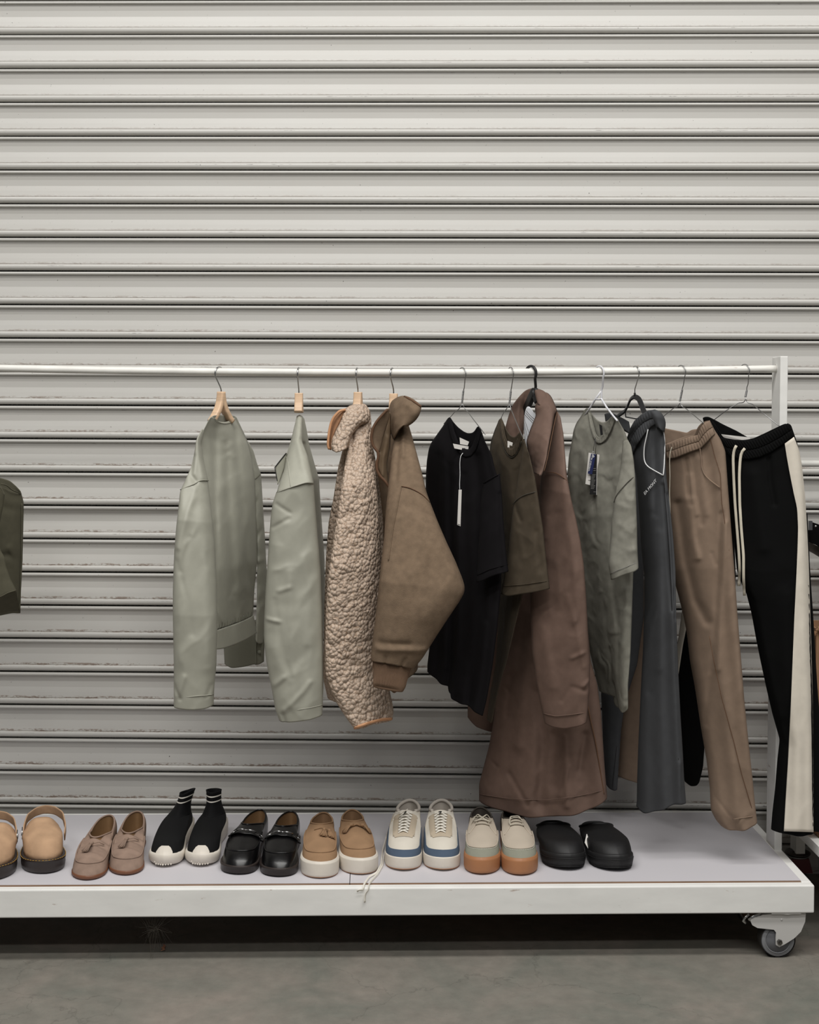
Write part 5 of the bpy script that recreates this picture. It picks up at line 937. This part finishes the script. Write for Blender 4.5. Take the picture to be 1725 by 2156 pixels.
# --- camel suede tassel loafers on white soles
St = Shoe(L=.275, W=.094, z0=.034, s0=.012, sth=.44, Wr=.058, hb=.043, hs=.036, ht=.050, box=.018, spring=.004, bend=.006, bulge=.004, ins=.91)
WS = [(.94, 0), (.985, .0015), (1.0, .006), (1.01, .031), (.995, .0345), (.955, .0345), (.95, .037), (.93, .037)]
def build_camel(label, hang):
    t, u_ = loafer_base('tassel_loafer', label, 'pair of camel suede tassel loafers', St, M['suede_c'], M['suede_c'], M['white_sole'], WS, .21)
    part('outsole', St.sole([(.93, .0001), (.98, .0002), (.98, .0012), (.93, .0015)]), M['gum'], t)
    if hang:
        tassel(t, St, -.018, .150, -.35, 1, .024, m=M['suede_c']); tassel(t, St, -.008, .152, .1, 1, .026, m=M['suede_c'])
        tube('tassel_cord', [top_z(St, .018, .144), top_z(St, .0, .143, .004), top_z(St, -.014, .149, .005)], .0011, M['suede_c'], t, True)
    else:
        tassel(t, St, -.011, .147, -1, .55, .024, m=M['suede_c']); tassel(t, St, .011, .147, 1, .6, .024, m=M['suede_c']); tube('tassel_cord', [top_z(St, -.01, .147, .004), top_z(St, 0, .145, .006), top_z(St, .01, .147, .004)], .0028, M['suede_c'], t, True)
    return t
a = build_camel('camel suede loafer on thick white sole with both tassels dangling to the left', True); place(a, (672, 1852), 682, .275)
b = build_camel('camel suede loafer on thick white sole with tassels spread to both sides', False); place(b, (761, 1844), 741, .275)
# --- white trainers with blue toe
Sn = Shoe(L=.292, W=.092, z0=.027, s0=.012, sth=.36, Wr=.060, hb=.062, hs=.052, ht=.062, box=.021, spring=.006, bend=.005, bulge=.005, ins=.94)
def build_trainer(label, loose):
    t = thing('lace_up_trainer', label, 'shoe', (0, 0, 0), 0, 'pair of white trainers with blue toes'); S_ = Sn
    part('sole', S_.sole([(.94, 0), (.99, .002), (1.01, .008), (1.0, .026), (.985, .029), (.95, .029)]), M['white_sole'], t)
    part('outsole', S_.sole([(.92, .0001), (.985, .0002), (.985, .0014), (.92, .002)]), M['gum'], t)
    u_ = part('upper', S_.upper(0, 1, 28), M['white_lea'], t); sm2(u_); part('lining', S_.lining(), M['lining_w'], t)
    tube('collar_padding', [tuple(S_.rim(j)) for j in list(range(47, 72))+list(range(0, 26))], .0042, M['lining_w'], t, True, n=10)
    js = list(range(20, 53)); f1 = lambda j: (.13+.09*math.exp(-((abs(j-36)-11)/2.2)**2)+(.0 if abs(j-36) < 9 else .30*min(1, (abs(j-36)-9)/5)))
    solid(part('toe_band', S_.upper(.0, f1, 12, js, .0012), M['blue_s'], t), .0012)
    for sg in (-1, 1):
        jj = [36+sg*k for k in range(1, 20)]
        y0 = .120; V = []; Fc = []; n_ = 22; k_ = 6
        for i in range(n_):
            y = .108+(.212-.108)*i/(n_-1); xi = .0115+.002*(1-i/(n_-1)); xo_ = .031-.004*(i/(n_-1))
            if i > n_-4: xi = max(0, xi*(n_-1-i)/3)
            for k in range(k_): x = sg*(xi+(xo_-xi)*k/(k_-1)); V.append(top_z(S_, x+S_.cx(y/S_.L), y, .0022-.001*(k == k_-1)))
        for i in range(n_-1):
            for k in range(k_-1):
                q = (i*k_+k, i*k_+k+1, (i+1)*k_+k+1, (i+1)*k_+k); Fc.append(q if sg > 0 else q[::-1])
        part('eyestay', (V, Fc), M['beige_s'], t)
    # front of the eyestay: a beige apron across the vamp
    V = []; Fc = []
    for i in range(5):
        y = .200+.022*i/4
        for k in range(13): x = (-.027+.054*k/12)*(1-.05*i); V.append(top_z(S_, x+S_.cx(y/S_.L), y-.0000*abs(x), .0024-.0012*(i == 4)))
    part('eyestay_front', (V, [(i*13+k, i*13+k+1, (i+1)*13+k+1, (i+1)*13+k) for i in range(4) for k in range(12)]), M['beige_s'], t)
    la = MB(); cx0 = S_.cx(.55)
    for i in range(7):
        y = .206-.0140*i; wd = .0125+.0007*i
        for sg in (-1, 1):
            P = [Vector(top_z(S_, cx0+sg*wd, y, .0030)), Vector(top_z(S_, cx0+sg*wd*.4, y-.0015, .0052)), Vector(top_z(S_, cx0-sg*wd*.3, y-.006, .0052+.001*(sg > 0))), Vector(top_z(S_, cx0-sg*wd, y-.0105, .0032))]
            la.sweep(smooth_pts([tuple(p) for p in P], 12, 1), .0031, .0011, n=8, up=(0, 0, 1))
    la.build('laces', M['lace'], t, True, True)
    tg_ = top_z(S_, cx0+.001, .128, .008); tube('black_cord_loop', smooth_pts([tuple(Vector(tg_)+Vector(d)) for d in ((.004, -.008, .002), (-.002, -.006, .004), (-.003, 0, .005), (0, .006, .004), (.003, .010, .001))], 14, 1), .0012, M['ink'], t, True)
    part('tongue', ([top_z(S_, cx0+x, y, .0 if y > .11 else .004) for y in (.10, .115, .135, .16) for x in (-.016, -.008, 0, .008, .016)], [(i*5+k, i*5+k+1, (i+1)*5+k+1, (i+1)*5+k) for i in range(3) for k in range(4)]), M['white_lea'], t)
    part('heel_tab', S_.upper(.55, .9, 6, list(range(8, 14)), .0012), M['ink'], t)
    return t
a = build_trainer('white trainer with blue toe band and loose lace, left one of its pair', True); place(a, (846, 1836), 864, .292)
b = build_trainer('white trainer with blue toe band, right one of its pair, laces tidy', False); place(b, (931, 1836), 930, .292)
lz = ZT+.0052
Lw = [tuple(UZ(848, 1706, lz+.108)), tuple(UZ(830, 1712, lz+.095)), tuple(UZ(822, 1735, lz+.06)), tuple(UZ(814, 1762, lz+.02)), tuple(UZ(806, 1790, lz+.0015)), tuple(UZ(803, 1820, lz+.0015)), tuple(UZ(793, 1838, lz+.0015)), tuple(UZ(778, 1846, lz+.0015)), (float(UZ(768, 1862, ZT)[0]), YF+.01, ZT+.0075), (float(UZ(766, 1864, ZT)[0]), YF-.002, ZT+.006), (float(UZ(765, 1866, ZT)[0]), YF-.0065, ZT-.004), tuple(U(757, 1872, YF-.005)), tuple(U(752, 1877, YF-.005))]
lc = MB().sweep(smooth_pts(Lw, 80, 1), .0026, .0007, n=8, up=(0, -.1, 1))
Lw2 = [tuple(UZ(858, 1704, lz+.11)), tuple(UZ(842, 1716, lz+.09)), tuple(UZ(832, 1740, lz+.055)), tuple(UZ(821, 1762, lz+.025)), tuple(UZ(811, 1792, lz+.0022)), tuple(UZ(806, 1822, lz+.0022)), tuple(UZ(796, 1840, lz+.0022)), tuple(UZ(784, 1852, lz+.0022)), (float(UZ(778, 1864, ZT)[0]), YF+.01, ZT+.008), (float(UZ(777, 1866, ZT)[0]), YF-.002, ZT+.0065), (float(UZ(776, 1868, ZT)[0]), YF-.007, ZT-.004), tuple(U(770, 1880, YF-.0055)), tuple(U(768, 1894, YF-.0055)), tuple(U(768.5, 1900, YF-.0055))]
lc.sweep(smooth_pts(Lw2, 90, 1), .0032, .0007, n=8, up=(0, -.1, 1))
ll = lc.build('loose_lace', M['lace'], None); Ma = Matrix.LocRotScale(a.location, a.rotation_euler, a.scale); ll.data.transform(Ma.inverted()); ll.parent = a
# --- stone and sage deck shoes on gum soles
Sd = Shoe(L=.285, W=.090, z0=.034, s0=.012, sth=.40, Wr=.056, hb=.046, hs=.038, ht=.053, box=.018, spring=.005, bend=-.004, bulge=.004, ins=.92)
def build_deck(label, bow):
    t = thing('deck_shoe', label, 'shoe', (0, 0, 0), 0, 'pair of stone and sage deck shoes'); S_ = Sd
    part('sole', S_.sole([(.94, 0), (.985, .002), (1.0, .006), (1.01, .030), (.995, .034), (.97, .0345), (.965, .038), (.93, .038)]), M['gum'], t)
    u_ = part('upper', S_.upper(0, 1, 26), M['canvas'], t); sm2(u_); part('lining', S_.lining(), M['lining_d'], t)
    f = lambda j: .21+.24*max(0, (.9-S_.qj(j)[0])/.3)
    part('toe_rand', S_.upper(0, f, 14, list(range(20, 53)), .0010), M['suede_s'], t)
    part('heel_counter', S_.upper(0, 1, 14, list(range(-14, 15)), .0012), M['lining_d'], t)
    tube('topline', [tuple(S_.rim(j)) for j in range(S_.N)], .002, M['lining_d'], t, True, n=8, closed=True)
    tube('apron_seam', smooth_pts(S_.line(f, range(20, 53), .0016), 70, 1), .0014, M['canvas'], t, True, n=8)
    st = MB()
    L_ = smooth_pts(S_.line(lambda j: f(j)-.03, range(24, 49), .0018), 80, 1)
    for i in range(0, 78, 2): st.sweep([L_[i], L_[i+1]], .0006, n=5)
    st.build('stitching', M['lace'], t, True, True)
    fl = MB()
    for sg in (-1, 1):
        fl.sweep(smooth_pts([top_z(S_, sg*.016+S_.cx(.4), .115, .002), top_z(S_, sg*.015+S_.cx(.4), .135, .0022), top_z(S_, sg*.021+S_.cx(.5), .153, .002), top_z(S_, sg*.034+S_.cx(.5), .170, .001)], 20, 1), .0013, n=8)
    fl.build('facing_edge', M['canvas'], t, True, True)
    la = MB(); c0 = S_.cx(.45)
    for i, y in enumerate((.147, .131, .117)):
        la.sweep([top_z(S_, c0+x, y-.12*abs(x), .003+.0015*math.cos(x*90)) for x in np.linspace(-.017, .017, 9)], .0024, .0010, n=8, up=(0, 0, 1))
    if bow:
        for sg in (-1, 1):
            la.sweep(smooth_pts([top_z(S_, c0, .124, .006), top_z(S_, c0+sg*.012, .112, .012), top_z(S_, c0+sg*.024, .118, .006), top_z(S_, c0+sg*.018, .134, .007), top_z(S_, c0, .128, .007)], 26, 2), .0022, .001, n=8, up=(0, 0, 1))
        la.sweep(smooth_pts([top_z(S_, c0, .124, .007), top_z(S_, c0+.02, .110, .010), top_z(S_, c0+.034, .135, .003), tuple(Vector(top_z(S_, c0+.042, .165, .004)))], 24, 1), .0022, .001, n=8, up=(0, 0, 1))
    else:
        la.sweep(smooth_pts([top_z(S_, c0-.016, .119, .003), top_z(S_, c0-.008, .106, .006), top_z(S_, c0+.012, .108, .006), top_z(S_, c0+.018, .130, .004), top_z(S_, c0+.016, .147, .004)], 26, 1), .0022, .001, n=8, up=(0, 0, 1))
    la.build('laces', M['lace_g'], t, True, True)
    return t
a = build_deck('stone and sage deck shoe on gum sole with a tied bow, left of pair', True); place(a, (1016, 1844), 1011, .285)
b = build_deck('stone and sage deck shoe on gum sole with flat laces, right of pair', False); place(b, (1100, 1846), 1073, .285)
# --- black foam clogs
Sf = Shoe(L=.285, W=.105, z0=.024, s0=.02, sth=.40, Wr=.088, hb=.012, hs=.018, ht=.042, box=.030, spring=.010, bend=.010, bulge=.008, ins=.97, tp=.33)
def build_foam(label, card_=False):
    t = thing('foam_clog', label, 'shoe', (0, 0, 0), 0, 'pair of black foam clogs'); S_ = Sf
    part('sole', S_.sole([(.86, 0), (.95, .003), (1.0, .012), (1.02, .024), (1.0, .032), (.94, .034)]), M['eva'], t)
    u_ = part('upper', S_.upper(0, 1, 26), M['eva'], t); sm2(u_); part('footbed', S_.lining(), M['eva'], t)
    tube('collar_edge', [tuple(S_.rim(j)) for j in range(S_.N)], .0035, M['eva'], t, True, n=10, closed=True)
    rg = MB()
    for i in range(7):
        rg.sweep([tuple(S_.base(j, .955+.011*i, -.0215+.0034*i)) for j in range(24, 49)], .0011, n=6)
    rg.build('sole_ridges', M['eva'], t, True, True)
    return t
a = build_foam('black foam clog, left one of its pair beside the deck shoe'); place(a, (1195, 1836), 1163, .285)
b = copy_shoe(a, 'black foam clog with a white card tag, right one of its pair'); place(b, (1298, 1838), 1250, .285)
pc = [UZ(1236, 1757, lz+.065), UZ(1251, 1806, lz+.012), UZ(1249, 1790, lz+.030), UZ(1234, 1774, lz+.045)]
pc = [UZ(1235.5, 1756, lz+.06), UZ(1251.5, 1803, lz+.016), UZ(1250, 1807, lz+.012), UZ(1231.5, 1774, lz+.045)]
n0 = np.array([.0012, 0, 0]); cdm = MB().add(list(pc)+[p+n0 for p in pc], [(0,1,2,3),(7,6,5,4),(0,4,5,1),(1,5,6,2),(2,6,7,3),(3,7,4,0)]).build('card_tag', M['paper'], None, False)
cdm.data.transform(Matrix.LocRotScale(b.location, b.rotation_euler, b.scale).inverted()); cdm.parent = b
# ------------------------------------------------------------------ things at the right edge
k2 = thing('display_trolley', 'second white trolley with plywood shelf, just showing at the right edge', 'trolley', (1.5, 3.5, 0))
q = U(1681, 1795, 3.52); zt2 = q[2]
MB().box((q[0]-.012, 3.50, .112), (q[0]+.012, 3.55, .1975)).build('leg', M['paint'], k2, False)
cq = (q[0], 3.525, .150)
MB().lathe([(.0001, .006), (.028, .006), (.034, .003), (.034, .0), (.030, -.002), (.0001, -.002)], (cq[0], cq[1], .107), (0, 0, 1), 40).lathe([(.018, .0), (.018, .007), (.0001, .007)], (cq[0], cq[1], .1085), (0, 0, 1), 30).build('bumper_disc', M['dark'], k2)
MB().lathe([(.029, -.002), (.0315, -.0025), (.0315, -.006), (.024, -.007)], (cq[0], cq[1], .106), (0, 0, 1), 40).build('steel_ring', M['steel'], k2)
cs = MB().add([(cq[0]-.022, 3.50, .0985), (cq[0]+.024, 3.50, .0985), (cq[0]+.034, 3.50, .06), (cq[0]-.022, 3.50, .06), (cq[0]-.022, 3.56, .0985), (cq[0]+.024, 3.56, .0985), (cq[0]+.034, 3.56, .06), (cq[0]-.022, 3.56, .06)], [(3,2,1,0),(4,5,6,7),(0,1,5,4),(1,2,6,5),(2,3,7,6),(3,0,4,7)]).build('castor', M['maroon'], k2, False)
sub(MB().lathe([(.0001, -.012), (.032, -.012), (.036, -.006), (.036, .006), (.032, .012), (.0001, .012)], (cq[0]+.006, 3.53, .036), (1, 0, 0), 36).build('wheel', M['tread'], None), cs)
bx0 = float(UZ(1702, 1756, .26)[0]); 
MB().box((1.10, 3.0, .198), (1.122, 3.64, .223)).build('side_beam', M['paint'], k2, False)
MB().box((1.1225, 3.0, .2), (2.1, 3.62, .2305)).build('shelf_board', M['ply'], k2, False); MB().box((1.135, 3.0, .2307), (2.1, 3.62, .2325)).build('laminate_top', M['board'], k2, False)
MB().box((1.6, 3.52, .0), (1.62, 3.54, 1.42)).box((2.05, 3.0, 0), (2.09, 3.04, .199)).build('leg', M['paint'], k2, False)
o = MB().sweep([(1.02+.09, 3.56, 1.155), (2.09, 3.56, 1.155)], .009, n=12).build('rail', M['rail'], k2)
bx = thing('cardboard_box', 'brown cardboard box with a frayed torn rim, standing on the second trolley', 'box', (1.4, 3.52, .2325))
xa = float(U(1714, 1330, 3.46)[0]); za = float(U(1714, 1325, 3.46)[2])
mb = MB().box((xa, 3.44, .2330), (xa+.32, 3.446, za)).box((xa, 3.446, .2330), (xa+.006, 3.61, za+.005)).box((xa, 3.605, .2330), (xa+.32, 3.611, za)).box((xa+.314, 3.446, .2330), (xa+.32, 3.605, za)).box((xa+.006, 3.446, .2330), (xa+.314, 3.605, .24))
mb.build('box_body', M['card'], bx, False)
rg = MB()
for k in range(46):
    f = k/45; p = Vector((xa-.003+.05*f, 3.438, za-.002+.008*math.sin(f*9))); rg.sweep([p, p+Vector((random.uniform(-.006, .006), -.004, random.uniform(-.012, .008)))], random.uniform(.002, .005), n=5)
rg.build('torn_rim', M['card'], bx)
th = thing('trousers', 'black trousers clipped to a metal hanger, cropped by the right edge', 'trousers', (1.12, 3.56, 1.0))
P4 = [(1700, 1094), (1735, 1105), (1760, 1112), (1900, 1130)]
gt = panel('waistband', th, M['black_tr'], [(1700, 1096), (1735, 1108), (1900, 1130)], [(1700, 1096), (1702, 1140)], [(1900, 1130), (1900, 1260)], [(1702, 1140), (1725, 1150), (1900, 1260)], .18, .2, .04, wr=(.001, 30, 2))
card('cloth_fold', [(1702, 1140), (1900, 1235), (1900, 1275), (1703, 1158)], YR+.2, mat('grey_cloth', (92, 86, 80), .9), th, .02)
sub(MB().box(tuple(U(1703, 1116, YR+.135)-np.array([0, 0, 0])), tuple(U(1707.5, 1096, YR+.15))).build('hanger_clip', M['chrome'], None, False), gt.o)
sub(MB().lathe([(.0001, -.002), (.003, -.001), (.003, .001)], U(1718, 1108, YR+.152), (0, 1, 0), 14).build('rivet', M['chrome'], None), gt.o)
hx = float(U(1760, 1096, YR+.19)[0])
hh = thing('wire_hanger', 'metal clip hanger out of frame that carries the cropped black trousers', 'hanger', (hx, 3.56, 1.165), 0)
MB().sweep(smooth_pts([(hx, 3.582, 1.150), (hx, 3.578, 1.168), (hx, 3.560, 1.1755), (hx, 3.545, 1.168), (hx, 3.548, 1.150), (hx, 3.56, 1.135), (hx, 3.56, 1.11)], 24, 1), .0012, n=8).build('hook', M['steel'], hh)
# ------------------------------------------------------------------ on the floor
lf = UZ(344, 1998, .004)
dl = thing('dried_leaf', 'tiny curled dry brown leaf on the concrete below the shelf front', 'leaf', lf)
lm = mat('dry_leaf', (150, 104, 78), .8)
MB().sweep([Vector(lf)+Vector(d) for d in ((-.006, .03, .0), (-.001, .018, .003), (.001, .008, .003), (-.001, -.002, .004), (.003, -.008, .002), (-.004, -.012, .001))], .0035, .0008, n=8, taper=[.2, .6, 1.1, 1.2, .8, .3]).build('blade', lm, dl)
wb = MB(); c = Vector(UZ(352, 1955, .004)); c.y = YF+.16
for k in range(34):
    a_ = random.uniform(0, 2*PI); r_ = random.uniform(.02, .05); wb.sweep([(c.x+random.uniform(-.006, .006), YF+.03, .075+random.uniform(-.006, .006)), (c.x+math.cos(a_)*r_*.5, YF+.03+random.uniform(-.01, .01), .075+math.sin(a_)*r_*.35), (c.x+math.cos(a_)*r_, YF+.03, .075+max(-.07, min(.037, math.sin(a_)*r_*1.2)))], .00010, n=4)
for k in range(8): wb.sweep([(c.x+.01*k-.035, YF+.02, .1120), (c.x+.004*k-.02, YF+.03, .08), (c.x-.01+random.uniform(-.004, .004), YF+.03, .004)], .00009, n=4)
tag(wb.build('cobweb', mat('cobweb_silk', (130, 124, 114), .7), None), 'faint cobweb strung under the front edge of the shelf', 'cobweb', kind='stuff')
